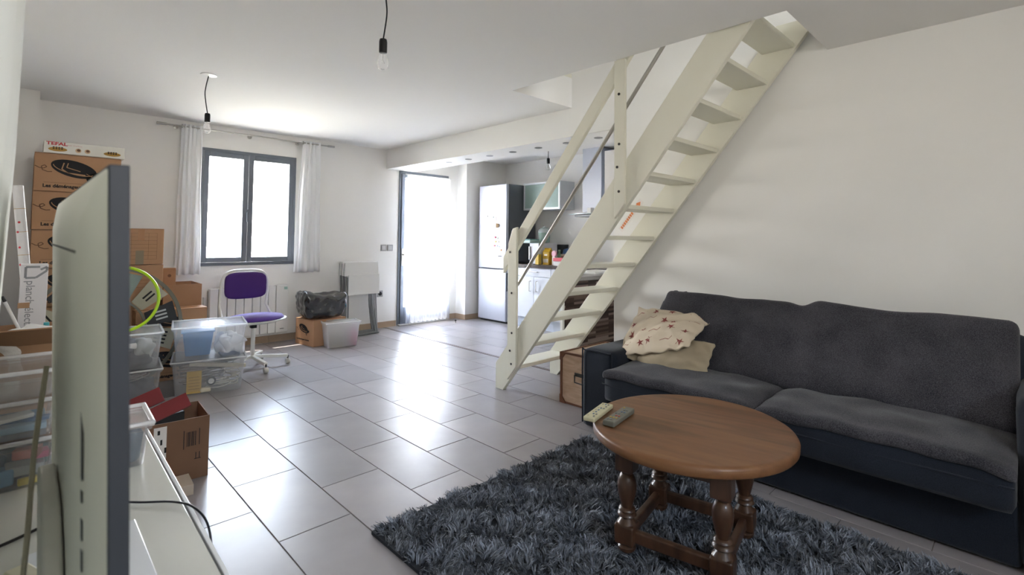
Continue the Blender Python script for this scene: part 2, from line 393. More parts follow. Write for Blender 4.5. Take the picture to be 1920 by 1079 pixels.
boxes('window_handle', [(xm-.02, xm+.012, YF-.036, YF-.03, 1.40, 1.50), (xm-.014, xm+.004, YF-.06, YF-.046, 1.36, 1.46), (xm-.012, xm+.002, YF-.06, YF-.034, 1.45, 1.465)], ANTH, w1, bev=.002)
# door
d1 = struct(thing('door_1', 'x', 'x')); del d1['label']; del d1['category']
boxes('door_frame', [(DX0, DX0+.03, YF-.015, YF+.06, 0, DZ1), (DX1-.03, DX1, YF-.015, YF+.06, 0, DZ1), (DX0+.03, DX1-.03, YF-.015, YF+.06, DZ1-.035, DZ1)], ANTH, d1, bev=.003)
lx0, lx1, f = DX0+.032, DX1-.032, .058
leaf = boxes('door_leaf', [(lx0, lx0+f, YF-.03, YF+.03, .02, DZ1-.038), (lx1-f, lx1, YF-.03, YF+.03, .02, DZ1-.038), (lx0+f, lx1-f, YF-.03, YF+.03, 0.02, .25), (lx0+f, lx1-f, YF-.03, YF+.03, DZ1-.09, DZ1-.038)], ANTH, d1, bev=.004)
box('pane', lx0+f, lx1-f, YF-.003, YF+.003, .25, DZ1-.09, GLASS, leaf)
hn = boxes('door_handle', [(lx0+.008, lx0+.038, YF-.038, YF-.03, .82, 1.05)], STEEL, leaf, bev=.003)
tube('lever', [(lx0+.023, YF-.035, .97), (lx0+.023, YF-.075, .97), (lx0+.05, YF-.085, .972), (lx0+.15, YF-.085, .968)], .009, STEEL, leaf, smooth_path=4)
box('threshold', DX0, DX1, YF-.08, YF+.05, 0, .018, mat('sill_alu', '#b7b6b3', rough=.4, metal=.6), d1, bev=.003)

# ================================================================== CURTAINS & ROD
def curtain(name, label, xa0, xa1, xb0, xb1, z0, z1, y, folds, m, amp=.035, group=None, n=90, parent_tag=True, ruffle=0):
    bm = bmesh.new(); nz = 24; g = []
    for k in range(nz+1):
        t = k/nz; z = z1+(z0-z1)*t; row = []
        for i in range(n+1):
            s = i/n; x = (xa0+(xb0-xa0)*t)+s*((xa1-xa0)+((xb1-xb0)-(xa1-xa0))*t)
            a = amp*(.75+.35*t); ph = s*folds*2*math.pi+.5*math.sin(3*s+2*t)
            row.append(bm.verts.new((x+.004*math.sin(9*t+7*s), y+a*math.sin(ph)+.004*math.sin(2.3*ph+t)+.006*math.sin(5*t+11*s), z+.004*math.sin(ph)*t)))
        g.append(row)
    for k in range(nz):
        for i in range(n): bm.faces.new((g[k][i], g[k][i+1], g[k+1][i+1], g[k+1][i]))
    o = link_mesh(name, bm, m, None, smooth=True)
    md = o.modifiers.new('thick', 'SOLIDIFY'); md.thickness = .0012
    return tag(o, label, 'curtain', group) if parent_tag else o
YR = 5.955
curtain('window_curtain', 'sheer white curtain left of the window, gathered beside the boxes', 1.13, 1.31, 1.11, 1.335, .81, 2.335, YR, 4, SHEER, group='white curtains on the window rod', amp=.017)
curtain('window_curtain', 'sheer white curtain right of the window, above the black bag', 2.345, 2.56, 2.275, 2.585, .79, 2.335, YR, 4, SHEER, group='white curtains on the window rod', amp=.017)
rod = thing('curtain_rod', 'thin brushed steel curtain rod above the grey window', 'curtain rod', (0, YR, 2.31))
tube('rod', [(.99, 0, 0), (2.69, 0, 0)], .008, STEEL, rod)
for s, x in ((-1, .97), (1, 2.70)): lathe('finial', [(.009, -.05), (.013, -.048), (.013, .03), (.009, .035)], STEEL, rod, 16, (x, 0, 0), 'X')
for x in (1.10, 1.80, 2.325):
    b = lathe('bracket', [(.022, .0), (.022, .012), (.007, .014), (.007, .11)], STEEL, rod, 16, (x, .0, 0), 'Y')
    b.rotation_euler = (0, 0, 0)
    for v in b.data.vertices: v.co.y = .115-v.co.y
for x in (1.135, 1.305, 2.35, 2.55): lathe('ring', [(.012, -.003), (.02, -.003), (.02, .003), (.012, .003), (.012, -.003)], STEEL, rod, 20, (x, 0, 0), 'X')
dc = curtain('door_curtain', 'long sheer white curtain covering the glazed door', 3.79, 4.515, 3.80, 4.54, .035, 2.075, 5.965, 11, SHEERD, amp=.014, n=160)
tube('curtain_rail', [(3.765, 5.975, 2.078), (4.56, 5.975, 2.078)], .005, WHITEP, dc)
# tall curtain beside the camera on the left wall
def left_curtain():
    bm = bmesh.new(); g = []; nz, n = 20, 60
    for k in range(nz+1):
        t = k/nz; z = 2.36-t*1.88; row = []
        for i in range(n+1):
            s = i/n; y = .35+s*(1.5-.05*t)
            xo = -.004-.0-.020*max(0, t-.25)-.045*max(0, t-.5)
            row.append(bm.verts.new((xo-.036+.028*math.cos((s-1)*9*2*math.pi), y, z)))
        g.append(row)
    for k in range(nz):
        for i in range(n): bm.faces.new((g[k][i], g[k][i+1], g[k+1][i+1], g[k+1][i]))
    o = link_mesh('wall_curtain', bm, mat('white_curtain', '#eef0ea', rough=.9), None, smooth=True); o.modifiers.new('t', 'SOLIDIFY').thickness = .002
    tag(o, 'plain white curtain hanging down the left wall beside the television', 'curtain')
    tube('rail', [(-.04, .3, 2.372), (-.04, 1.95, 2.372)], .012, WHITEP, o)
left_curtain()

# ================================================================== STAIRCASE
K = 1.2447
st = thing('staircase', 'open cream painted wooden staircase climbing to the ceiling opening', 'staircase', (0, 0, 0))
def lowy(z): return 2.96-z/K
def upy(z): return 3.212-z/K
zt = 2.60
for x0 in (2.80, 3.46):
    prism('stringer', [(3.05, 0), (2.966, 0), (lowy(zt), zt), (upy(zt), zt), (3.052, .20)], x0, x0+.035, 'X', CREAM, st, bev=.003)
for k in range(12):
    z = .212+.2045*k; y = lowy(z)+.035
    box('tread', 2.836, 3.459, y, y+.195, z-.030, z, CREAM, st, bev=.005)
prism('post', [(2.897, 1.165), (2.850, 1.285), (2.800, 1.298), (2.800, .215), (2.897, .097)], 2.777, 2.7995, 'X', CREAM, st, bev=.004)
prism('post', [(1.900, 2.388), (1.818, 2.388), (1.818, 1.440), (1.900, 1.343)], 2.777, 2.7995, 'X', CREAM, st, bev=.004)
prism('handrail', [(2.98, .925), (2.98, 1.060), (3.832-2.6/K, 2.6), (3.719-2.6/K, 2.6)], 2.801, 2.834, 'X', CREAM, st, bev=.006)
tube('middle_rail', [(2.85, 2.86, .838), (2.85, 3.532-2.6/K, 2.6)], .0125, STEEL, st, seg=14)
for y, z in ((2.85, 1.12), (2.85, 1.16)): pass
for y, z in ((2.85, .78), (2.872, 1.10), (2.845, .47), (2.864, .33), (2.848, .23), (1.862, 2.16), (1.86, 1.83), (1.875, 1.68), (1.862, 1.52)):
    lathe('screw', [(.009, 0), (.009, .003), (.005, .004)], DKMETAL, st, 12, (2.7735, y, z), 'X')
# sticker on the wall behind the stairs
stk = thing('wall_sticker', 'slanted white strip sticker with orange letters on the wall behind the stairs', 'sticker', (3.524, 2.28, 1.37))
sm = Matrix.Translation((0, 0, 0)) @ Matrix.Rotation(R(-90), 4, 'Z') @ Matrix.Rotation(R(90), 4, 'X') @ Matrix.Rotation(R(50), 4, 'Z')
ORG = mat('orange_print', '#e58a52', rough=.6); WST = mat('sticker_white', '#efe9e4', rough=.4)
flat('backing', [[(-.11, -.028), (.20, -.028), (.20, .022), (-.11, .022)]], WST, stk, sm, .001)
flat('lettering', [[(-.09+i*.021, -.014), (-.09+i*.021+.016, -.014), (-.09+i*.021+.016, .010), (-.09+i*.021, .010)] for i in range(8)], ORG, stk, sm, .0016)
flat('arrow', [[(.125, -.02), (.15, -.02), (.15, -.026), (.185, -.002), (.15, .022), (.15, .014), (.125, .014)]], ORG, stk, sm, .0016)

# ================================================================== CEILING LIGHTS
def pendant(label, x, y, zc, zs, kink):
    p = thing('pendant_bulb', label, 'light', (x, y, zc), group='bare bulbs hanging from the ceiling')
    L = zc-zs
    lathe('ceiling_rose', [(.055, -.001), (.052, -.006), (.01, -.012)], WHITEP, p, 24)
    tube('cord', [(0, 0, -.005), (kink, 0, -L*.3), (kink*1.3, 0, -L*.55), (0, 0, -L)], .0035, BLACK, p, seg=8, smooth_path=6)
    lathe('socket', [(.004, -L+.004), (.016, -L), (.0185, -L-.012), (.0185, -L-.062), (.016, -L-.064)], BLACK, p, 20)
    lathe('bulb', [(.013, -L-.06), (.014, -L-.07), (.020, -L-.082), (.0265, -L-.10), (.028, -L-.115), (.0245, -L-.133), (.014, -L-.143), (.002, -L-.146)], BULB, p, 24)
    tube('filament', [(0, 0, -L-.066), (0, 0, -L-.095), (-.01, 0, -L-.112), (.01, 0, -L-.112), (0, 0, -L-.095)], .0012, STEEL, p, seg=6)
pendant('bare clear bulb on black cord in front of the curtained window', .954, 4.195, ZC, 2.102, -.015)
pendant('bare clear bulb on black cord nearest the camera, top centre', 1.183, 2.09, ZC, 2.131, .012)
pendant('bare clear bulb hanging in the kitchen, left of the extractor hood', 4.485, 4.0, ZC, 2.168, .0)
SPOTR = mat('spot_rim', '#8f8d8b', rough=.3, metal=.8)
for i in range(9):
    y = 5.69-.371*i
    s = thing('downlight', '%s recessed spotlight from the far wall in the kitchen soffit' % ['first', 'second', 'third', 'fourth', 'fifth', 'sixth', 'seventh', 'eighth', 'ninth'][i], 'light', (3.732, y, 2.13), group='spotlights in the kitchen soffit')
    lathe('rim', [(.028, -.0005), (.040, -.0005), (.038, -.004), (.028, -.003)], SPOTR, s, 24)
    lathe('lens', [(.027, -.0006), (.027, -.0015), (.001, -.002)], mat('spot_glass', '#5a5a5c', rough=.15), s, 20)

# ================================================================== RADIATOR
ra = thing('radiator', 'white slatted electric radiator on the wall under the window', 'radiator', (0, YF, 0))
nb = 8; x0, x1 = 1.435, 2.10
for i in range(nb):
    a = x0+(x1-x0)*i/nb
    box('radiator_slat', a+.003, a+(x1-x0)/nb-.003, -.10, -.03, .115, .645, WHITEP, ra, bev=.006)
box('control_panel', 2.103, 2.235, -.10, -.03, .115, .650, WHITEP, ra, bev=.006)
box('display', 2.185, 2.222, -.1015, -.099, .60, .63, mat('lcd', '#9fc0b4', rough=.3), ra)
box('back_frame', x0-.0, 2.235, -.03, -.002, .14, .62, mat('radiator_back', '#c9c7c2', rough=.5), ra)
boxes('badge', [(2.15+i*.011, 2.158+i*.011, -.1012, -.0995, .155, .163) for i in range(4)], INK, ra)
tube('side_pipe', [(1.40, -.03, .56), (1.40, -.03, .12)], .012, WHITEP, ra)

# ================================================================== SWITCHES / SOCKETS
GP = mat('grey_plate', '#a8a7a6', rough=.4)
def plate(label, x, z, kind):
    o = thing(kind, label, 'socket' if 'socket' in kind else 'switch', (x, YF, z))
    box('plate', -.042, .042, -.009, 0, -.042, .042, GP, o, bev=.003)
    if 'socket' in kind:
        lathe('recess', [(.026, 0), (.026, .003), (.018, .004), (.001, .004)], BLACK, o, 24, (0, -.012, 0), 'Y')
    else: box('rocker', -.028, .028, -.012, -.008, -.028, .028, WHITEP if kind == 'x' else mat('switch_rocker', '#c9c7c4', rough=.35), o, bev=.002)
plate('grey light switch plate, left of the pair beside the glazed door', 3.50, 1.065, 'light_switch')
plate('grey light switch plate, nearer the glazed door of the pair', 3.60, 1.065, 'light_switch')
plate('grey wall socket with dark round recess beside the folding chairs', 3.46, .455, 'wall_socket')

# ================================================================== SOFA
NAVY = weave('navy_cotton', '#272d38', '#171b23', s=420, bump=.2)
GREYW = weave('charcoal_weave', '#545258', '#1f2025', s=300, bump=.6)
sofa = thing('sofa', 'long dark navy sofa with charcoal woven covers against the right wall', 'sofa', (0, 0, 0))
box('base', 2.66, 3.36, .05, 1.80, .012, .26, NAVY, sofa, bev=.02, seg=3)
def arm(y0, y1):
    w = y1-y0
    soft('arm', .80, w, .50, .035, NAVY, sofa, n=(14, 6, 12), puff=.006, wr=.003, wf=5, mtx=Matrix.Translation((3.05, (y0+y1)/2, .252)), seed=y0)
arm(1.81, 2.065)
soft('arm', .82, .26, .64, .05, NAVY, sofa, n=(14, 6, 12), puff=.008, wr=.003, wf=5, mtx=Matrix.Translation((3.04, -.075, .325)), seed=3)
for (y0, y1, sd_) in ((.93, 1.788, 1.0), (.055, .925, 5.0)):
    c = Matrix.Translation((2.86, (y0+y1)/2, .335))
    soft('seat_cushion', .72, y1-y0, .17, .03, NAVY, sofa, n=(12, 14, 6), puff=.008, wr=.004, wf=5, mtx=c, seed=sd_)
    def sag(p, u, v, w, s=sd_):
        p.z += -.012*(u < -.3)*((-u-.3)) + .012*noise.noise(Vector((p.x*7+s, p.y*7, 0)))
        if abs(v) > .8: p.z -= .014*(abs(v)-.8)/.2
        return p
    soft('seat_cover', .755, y1-y0+.008, .05, .022, GREYW, sofa, n=(36, 40, 4), puff=.016, mtx=Matrix.Translation((2.865, (y0+y1)/2, .425)), fn=sag, seed=sd_)
for (y0, y1) in ((.93, 1.80), (.055, .925)):
    tube('seat_piping', [(2.52, y0+.02, .352), (2.504, y0+.04, .352), (2.502, (y0+y1)/2, .350), (2.504, y1-.04, .352), (2.52, y1-.012, .352)], .004, NAVY, sofa, seg=6, smooth_path=3)
tube('arm_piping', [(2.648, 1.83, .03), (2.648, 1.825, .46), (2.65, 1.85, .492), (2.65, 2.03, .492), (2.648, 2.052, .46), (2.648, 2.05, .03)], .0045, NAVY, sofa, seg=6, smooth_path=4)
# reclined back: frame + two woven covers
tilt = math.atan2(.34, .40)
def backm(y, off=0, up_=0): return Matrix.Translation((3.105, y, .645)) @ Matrix.Rotation(tilt, 4, 'Y') @ Matrix.Translation((off, 0, up_))
soft('back_frame', .14, 1.80, .50, .05, NAVY, sofa, n=(6, 40, 14), mtx=backm(.91, .055, -.03))
def fold(p, u, v, w):
    yy = p.y
    a = .010*noise.noise(Vector((p.z*5, yy*2.2, 2)))+.006*noise.noise(Vector((p.z*11-yy*6, yy*3, 4)))
    p.x += a*1.6-.008*(1-u*.5)*math.exp(-((yy)/.05)**2)*(-1)
    if w > .4:
        p.z += (w-.4)/.6*(.016*noise.noise(Vector((yy*4+3, 1, 0)))-.016*math.exp(-((yy-.02)/.05)**2)+.010*math.exp(-((yy+.06)/.05)**2))
    return p
soft('back_cover', .13, 1.72, .535, .04, GREYW, sofa, n=(6, 110, 40), mtx=backm(.905, -.003, -.022), fn=fold)
tube('corner_gather', [(3.26, 1.757, .80), (3.275, 1.745, .835), (3.285, 1.725, .842), (3.29, 1.70, .826)], [.006, .017, .016, .006], GREYW, sofa, seg=8, smooth_path=4)
tube('corner_gather', [(3.275, 1.72, .81), (3.29, 1.70, .838), (3.30, 1.665, .845), (3.30, 1.63, .828)], [.006, .012, .012, .004], GREYW, sofa, seg=8)
# pillows
BEIGE = mat('beige_cotton', '#a89a82', rough=.9, bump=.2, bscale=200)
CREAMF = mat('cream_print_cotton', '#d3c4ad', rough=.9, bump=.2, bscale=200)
def pillow(name, label, w, h, th, mtx, m, sd_, twist=0.0, crease=0.0):
    def fn(p, u, v, w_):
        p.x += .018*noise.noise(Vector((v*3+sd_, u, 0))); p.y += .018*noise.noise(Vector((u*3, v+sd_, 4)))
        p.z += .012*noise.noise(Vector((u*4+sd_, v*4, 1)))
        rr = .010*math.sin(14*(u+v)+sd_)*max(0, abs(u*v)-.1); p.z += rr
        p.z += -.35*th*crease*math.exp(-((u*.5-v*.9+.1)/.16)**2)*(1 if w_ > 0 else .2)
        p.z += twist*u*v; return p
    o = soft(name, w, h, th*.12, th*.055, m, None, n=(40, 40, 4), puff=th*.46, fn=fn, seed=sd_)
    o.matrix_world = mtx; return tag(o, label, 'cushion')
def M3(loc, xaxis, normal):
    z = Vector(normal).normalized(); x = Vector(xaxis); x = (x-z*x.dot(z)).normalized(); y = z.cross(x)
    m = Matrix((x, y, z)).transposed().to_4x4(); m.translation = Vector(loc); return m
pillow('cushion', 'plain beige cushion slumped on the sofa seat under the printed one', .44, .29, .16, M3((2.84, 1.515, .495), (0, -1, -.12), (-.78, .05, .62)), BEIGE, 3.1, .02)
pillow('cushion', 'half hidden beige cushion against the sofa arm', .34, .30, .10, M3((2.95, 1.70, .52), (0, -1, .1), (-.55, -.25, .8)), BEIGE, 6.4, .01)
pp = pillow('cushion', 'cream cushion printed with red birds, propped on the sofa arm', .52, .42, .13, M3((2.95, 1.65, .628), (-.04, -.95, .15), (-.50, .14, .85)), CREAMF, 8.2, -.04, .5)
BIRD = mat('red_print', '#8c4a44', rough=.9)
def bird(cx, cy, s, a):
    P = [(-.5, 0), (-.15, .12), (.0, .5), (.12, .14), (.5, .32), (.22, 0), (.42, -.3), (.02, -.12), (-.15, -.45), (-.18, -.08)]
    ca, sa = math.cos(a), math.sin(a); return [(cx+s*(x*ca-y*sa), cy+s*(x*sa+y*ca)) for x, y in P]
bm = bmesh.new(); rb = random.Random(3)
pm = pp.data
from mathutils.bvhtree import BVHTree
bvh = BVHTree.FromPolygons([v.co for v in pm.vertices], [p.vertices for p in pm.polygons])
for i in range(5):
    for j in range(4):
        x = -.20+i*.10+rb.uniform(-.02, .02); y = -.15+j*.10+rb.uniform(-.02, .02)
        poly = bird(x, y, .055, rb.uniform(0, 6.28)) if (i+j) % 3 else None
        polys = [poly] if poly else strokes([(x-.03, y-.01), (x, y+.008), (x+.03, y-.004), (x+.045, y+.02)], .004)
        for P in polys:
            vv = []
            for (a, b) in P:
                h = bvh.ray_cast(Vector((a, b, .3)), Vector((0, 0, -1)))[0]
                vv.append(bm.verts.new(Vector((a, b, (h.z if h else 0)+.0012))))
            if len(vv) > 4:
                c = bm.verts.new(sum((v.co for v in vv), Vector())/len(vv)+Vector((0, 0, .001)))
                for q in range(len(vv)): bm.faces.new((vv[q], vv[(q+1) % len(vv)], c))
            else: bm.faces.new(vv)
pr = link_mesh('bird_print', bm, BIRD, pp); pr['kind'] = 'stuff'

# ================================================================== COFFEE TABLE
OAK = woodmat('oak_top', '#835d3a', '#5e3f24', scale=(9, 1.0, 9), rough=.42, nscale=1.8, coat=.08, cc='#785134')
OAKD = woodmat('oak_dark', '#543a2a', '#392418', scale=(6, 6, 1.5), rough=.35, nscale=3, coat=.3)
ct = thing('coffee_table', 'round dark oak coffee table with four turned legs on the shaggy rug', 'table', (1.920, .953, 0.0), R(10.5))
top = lathe('tabletop', [(.001, .445), (.385, .445), (.396, .447), (.400, .452), (.401, .474), (.397, .481), (.390, .4845), (.380, .485), (.001, .485)], OAK, ct, 96)
for v in top.data.vertices: v.co.y *= .94; v.co.x *= .985
A_, B_ = .182, .172
ox, oy = -.024, .007
boxes('apron', [(ox-A_, ox+A_, oy-B_-.018, oy-B_+.008, .375, .444), (ox-A_, ox+A_, oy+B_-.008, oy+B_+.018, .375, .444), (ox-A_-.018, ox-A_+.008, oy-B_, oy+B_, .375, .444), (ox+A_-.008, ox+A_+.018, oy-B_, oy+B_, .375, .444)], OAKD, ct, bev=.003)
def leg(lx, ly):
    l = box('leg', lx-.035, lx+.035, ly-.035, ly+.035, .335, .444, OAKD, ct, bev=.005)
    box('leg_block', lx-.038, lx+.038, ly-.038, ly+.038, .068, .142, OAKD, l, bev=.009)
    lathe('turning', [(.034, .335), (.024, .328), (.020, .322), (.026, .316), (.033, .300), (.036, .280), (.034, .255), (.027, .225), (.022, .205), (.021, .199), (.030, .194), (.032, .188), (.026, .183), (.033, .178), (.036, .171), (.030, .165), (.022, .160), (.030, .150), (.037, .141)], OAKD, l, 24, (lx, ly, 0))
    lathe('foot', [(.026, .038), (.033, .046), (.034, .056), (.026, .064), (.030, .069)], OAKD, l, 20, (lx, ly, 0))
    autosmooth(l)
for sx in (-1, 1):
    for sy in (-1, 1): leg(ox+sx*A_, oy+sy*B_)
for sy in (-1, 1): box('stretcher', ox-A_, ox+A_, oy+sy*B_-.014, oy+sy*B_+.014, .075, .122, OAKD, ct, bev=.008)
for sx in (-1, 1): box('stretcher', ox+sx*A_-.014, ox+sx*A_+.014, oy-B_, oy+B_, .075, .122, OAKD, ct, bev=.008)
# remotes
def remote(label, m, loc, rz, L, W, col_keys, th=.018):
    o = thing('remote_control', label, 'remote control', loc, rz)
    box('body', -L/2, L/2, -W/2, W/2, 0, th, m, o, bev=.005, seg=3)
    k = 0
    for i in range(7):
        for j in range(3):
            if random.random() < .75:
                x = -L/2+.022+i*(L-.045)/6; y = -.012+j*.012
                box('button', x-.005, x+.005, y-.0035, y+.0035, th-.001, th+.0018, col_keys[(i*3+j*5) % len(col_keys)], o, bev=.001, seg=1)
KEYG = mat('key_grey', '#6f7474', rough=.5); KEYR = mat('key_red', '#b0473c', rough=.5); KEYB = mat('key_blue', '#5b6f8c', rough=.5); KEYY = mat('key_yellow', '#b99b4a', rough=.5)
remote('cream remote control lying at the left edge of the coffee table', mat('remote_cream', '#c9c29f', rough=.45), (1.738, 1.262, .4855), R(14), .205, .05, [KEYG, mat('key_cream', '#b7b08f', rough=.5), KEYB])
remote('grey remote control with coloured keys beside the cream one', mat('remote_grey', '#6d6c62', rough=.45), (1.752, 1.172, .4855), R(10), .205, .048, [KEYG, KEYR, KEYB, KEYY, KEYG], .022)

# ================================================================== RUG
def make_rug():
    X0, X1, Y0, Y1 = 1.065, 2.475, -.12, 1.895
    base = box('shaggy_rug', X0, X1, Y0, Y1, .001, .014, mat('rug_backing', '#33363c', rough=.95))
    tag(base, 'dark grey shaggy rug under the coffee table', 'rug')
    n = 110000
    nc = 9000
    cx = RNG.uniform(X0+.004, X1-.004, nc); cyy = RNG.uniform(Y0+.004, Y1-.004, nc)
    fx = np.sin(cyy*21+3*np.sin(cx*13))+.6*np.sin(cx*37+cyy*11); fy = np.cos(cx*24+2.5*np.sin(cyy*17))+.6*np.cos(cyy*33-cx*9)
    clean = np.stack([fx, fy], 1)*.009+RNG.normal(0, 1, (nc, 2))*.011
    clump_h = RNG.uniform(.7, 1.15, nc)*(1+.16*np.sin(cx*19+cyy*23))
    idx = RNG.integers(0, nc, n)
    off = RNG.normal(0, .0042, (n, 2))
    bxp = np.clip(cx[idx]+off[:, 0], X0, X1); byp = np.clip(cyy[idx]+off[:, 1], Y0, Y1)
    L = RNG.uniform(.020, .034, n)*clump_h[idx]
    edge = np.minimum.reduce([bxp-X0, X1-bxp, byp-Y0, Y1-byp]); L *= np.clip(.6+edge/.05, .6, 1)
    lean = clean[idx]+RNG.normal(0, .0045, (n, 2))+off*.8
    base_p = np.stack([bxp, byp, np.full(n, .012)], 1)
    mid = base_p+np.stack([lean[:, 0]*.35, lean[:, 1]*.35, L*.6], 1)
    tip = base_p+np.stack([lean[:, 0], lean[:, 1], L*.95], 1)
    a = RNG.uniform(0, 2*np.pi, n); w = RNG.uniform(.0014, .0024, n)
    wd_ = np.stack([np.cos(a)*w, np.sin(a)*w, np.zeros(n)], 1)
    V = np.stack([base_p-wd_, base_p+wd_, mid-wd_, mid+wd_, tip-wd_*.5, tip+wd_*.5], 1).reshape(-1, 3)
    o = np.arange(n)[:, None]*6
    Fc = np.concatenate([o+np.array([[0, 1, 3, 2]]), o+np.array([[2, 3, 5, 4]])], 1).reshape(-1, 4)
    me = bpy.data.meshes.new('rug_pile'); me.vertices.add(len(V)); me.vertices.foreach_set('co', V.astype(np.float32).ravel())
    me.loops.add(Fc.size); me.loops.foreach_set('vertex_index', Fc.astype(np.int32).ravel())
    me.polygons.add(len(Fc)); me.polygons.foreach_set('loop_start', (np.arange(len(Fc))*4).astype(np.int32))
    me.update(calc_edges=True)
    at = me.attributes.new('tone', 'FLOAT', 'FACE'); tone = np.repeat(np.clip(RNG.normal(.5, .2, n)+(clump_h[idx]-.95)*.9, 0, 1), 2); at.data.foreach_set('value', tone.astype(np.float32))
    m = mat('rug_yarn', '#6a7078', rough=.55, spec=.45); nn = m.node_tree; b = nn.nodes['Principled BSDF']
    an = nn.nodes.new('ShaderNodeAttribute'); an.attribute_name = 'tone'; r = nn.nodes.new('ShaderNodeValToRGB')
    r.color_ramp.elements[0].color = (*lin('#3f4143'), 1); r.color_ramp.elements[1].color = (*lin('#a7aebb'), 1)
    e = r.color_ramp.elements.new(.45); e.color = (*lin('#676c74'), 1)
    nn.links.new(an.outputs['Fac'], r.inputs[0]); nn.links.new(r.outputs[0], b.inputs['Base Color'])
    me.materials.append(m)
    ob = bpy.data.objects.new('rug_pile', me); COL.objects.link(ob); ob.parent = base; ob['kind'] = 'stuff'
make_rug()

# ================================================================== TRUNK
tr = thing('wooden_trunk', 'light wooden trunk with brown corners between the sofa and the stairs', 'trunk', (2.915, 2.085, 0))
TW = woodmat('trunk_wood', '#d2b59b', '#b9997c', scale=(2, 2, 8), rough=.55, nscale=4)
TB = mat('trunk_leather', '#7c4f36', rough=.5, noise_amt=.2)
box('body', .004, .56, .004, .376, .004, .366, TW, tr, bev=.004)
for (x0_, x1_, y0_, y1_) in ((0, .022, 0, .38), (.542, .564, 0, .38)): box('edge_band', x0_, x1_, y0_, y1_, .358, .372, TB, tr, bev=.003)
box('edge_band', 0, .022, 0, .38, .0, .014, TB, tr, bev=.003)
box('edge_band', -.002, .02, .362, .382, 0, .37, TB, tr, bev=.003)
box('edge_band', 0, .564, .362, .382, .358, .372, TB, tr, bev=.003)
for z0_, s in ((.37, -1), (0, 1)):
    prism('corner_patch', [(.384, z0_), (.384, z0_+s*.06), (.372, z0_+s*.058), (.335, z0_+s*.014), (.33, z0_)], -.004, .004, 'X', TB, tr)
tube('handle', [(-.004, .235, .225), (-.014, .235, .225), (-.014, .235, .175), (-.014, .14, .17), (-.004, .14, .225)], .005, DKMETAL, tr)
boxes('handle_plate', [(-.002, .006, .13, .245, .215, .24)], DKMETAL, tr)

# ================================================================== KITCHEN
kx = 4.93
fr = thing('fridge', 'tall silver fridge freezer with grey sides in the kitchen corner', 'fridge', (4.92, 5.17, 0))
SILV = mat('fridge_silver', '#b9bcc6', rough=.34, metal=.3, coat=.12); FG = mat('fridge_grey', '#5d6065', rough=.45)
box('body', .055, .60, 0, .60, .02, 1.985, FG, fr, bev=.006)
box('door', 0, .052, .002, .598, .775, 1.985, SILV, fr, bev=.012, seg=3)
d2 = box('door', 0, .052, .002, .598, .03, .762, SILV, fr, bev=.012, seg=3)
box('grip', .012, .05, -.003, .004, .46, .72, mat('grip_dark', '#33363b', rough=.4), d2, bev=.002)
box('plinth', .05, .6, .01, .59, 0, .03, BLACK, fr)
box('brand_badge', -.0015, 0, .09, .17, .945, .962, INK, fr)
def on_fridge(name, label, cat, polys, m, y, z, grp=None, th=.002):
    o = thing(name, label, cat, (4.919, y, z), group=grp); flat('sheet', polys, m, o, Matrix.Rotation(R(-90), 4, 'Z') @ Matrix.Rotation(R(90), 4, 'X'), th); return o
PAPER = mat('paper_white', '#e9eae6', rough=.7); PGRN = mat('paper_green', '#cfe0cf', rough=.7)
o = on_fridge('paper_drawing', 'white cut-out paper figure on the upper fridge door', 'drawing', [[(-.03, -.09), (-.01, -.02), (-.04, .02), (0, .05), (.02, .09), (.035, .04), (.02, 0), (.03, -.06), (.0, -.02)]], mat('paper_beige', '#cfc7c0', rough=.7), 5.60, 1.72)
o = on_fridge('paper_sheet', 'pale green paper sheet pinned on the fridge door', 'paper', [[(-.075, -.11), (.07, -.12), (.075, .08), (-.07, .10)]], PGRN, 5.51, 1.43)
lathe('pin', [(.008, 0), (.008, .006), (.001, .008)], BLACK, o, 10, (-.006, .06, .10), 'X'); lathe('pin', [(.008, 0), (.008, .006), (.001, .008)], BLACK, o, 10, (-.006, -.07, .085), 'X')
o = thing('fridge_magnet', 'brown flower shaped magnet right of the green paper', 'magnet', (4.915, 5.345, 1.39))
lathe('flower', [(.001, 0), (.035, 0), (.03, .012), (.001, .018)], mat('magnet_brown', '#8a7052', rough=.8), o, 9, (-.012, 0, 0), 'X'); tube('string', [(-.003, .03, .14), (-.003, .035, .0), (-.003, .04, -.07)], .003, mat('magnet_brown', '#8a7052'), o)
mc = ['#a8324a', '#d8b64a', '#c86a72', '#c9a9cf', '#b9c4a8', '#d9d3c2', '#9fb0c8', '#d08a5a']
nm = ['crimson', 'yellow', 'rose pink', 'lilac', 'sage green', 'ivory', 'pale blue', 'orange']
pos = [(5.395, 1.222), (5.39, 1.16), (5.41, 1.10), (5.365, 1.10), (5.35, 1.21), (5.33, 1.16), (5.32, 1.09), (5.27, 1.04)]
for c_, n_, (y_, z_) in zip(mc, nm, pos):
    o = thing('fridge_magnet', 'small %s magnet on the silver fridge door' % n_, 'magnet', (4.919, y_, z_), group='small coloured magnets on the fridge')
    lathe('disc', [(.001, 0), (.017, 0), (.015, .006), (.001, .008)], mat('magnet_'+n_.replace(' ', '_'), c_, rough=.5), o, 8+(len(n_) % 3)*4, (-.007, 0, 0), 'X')
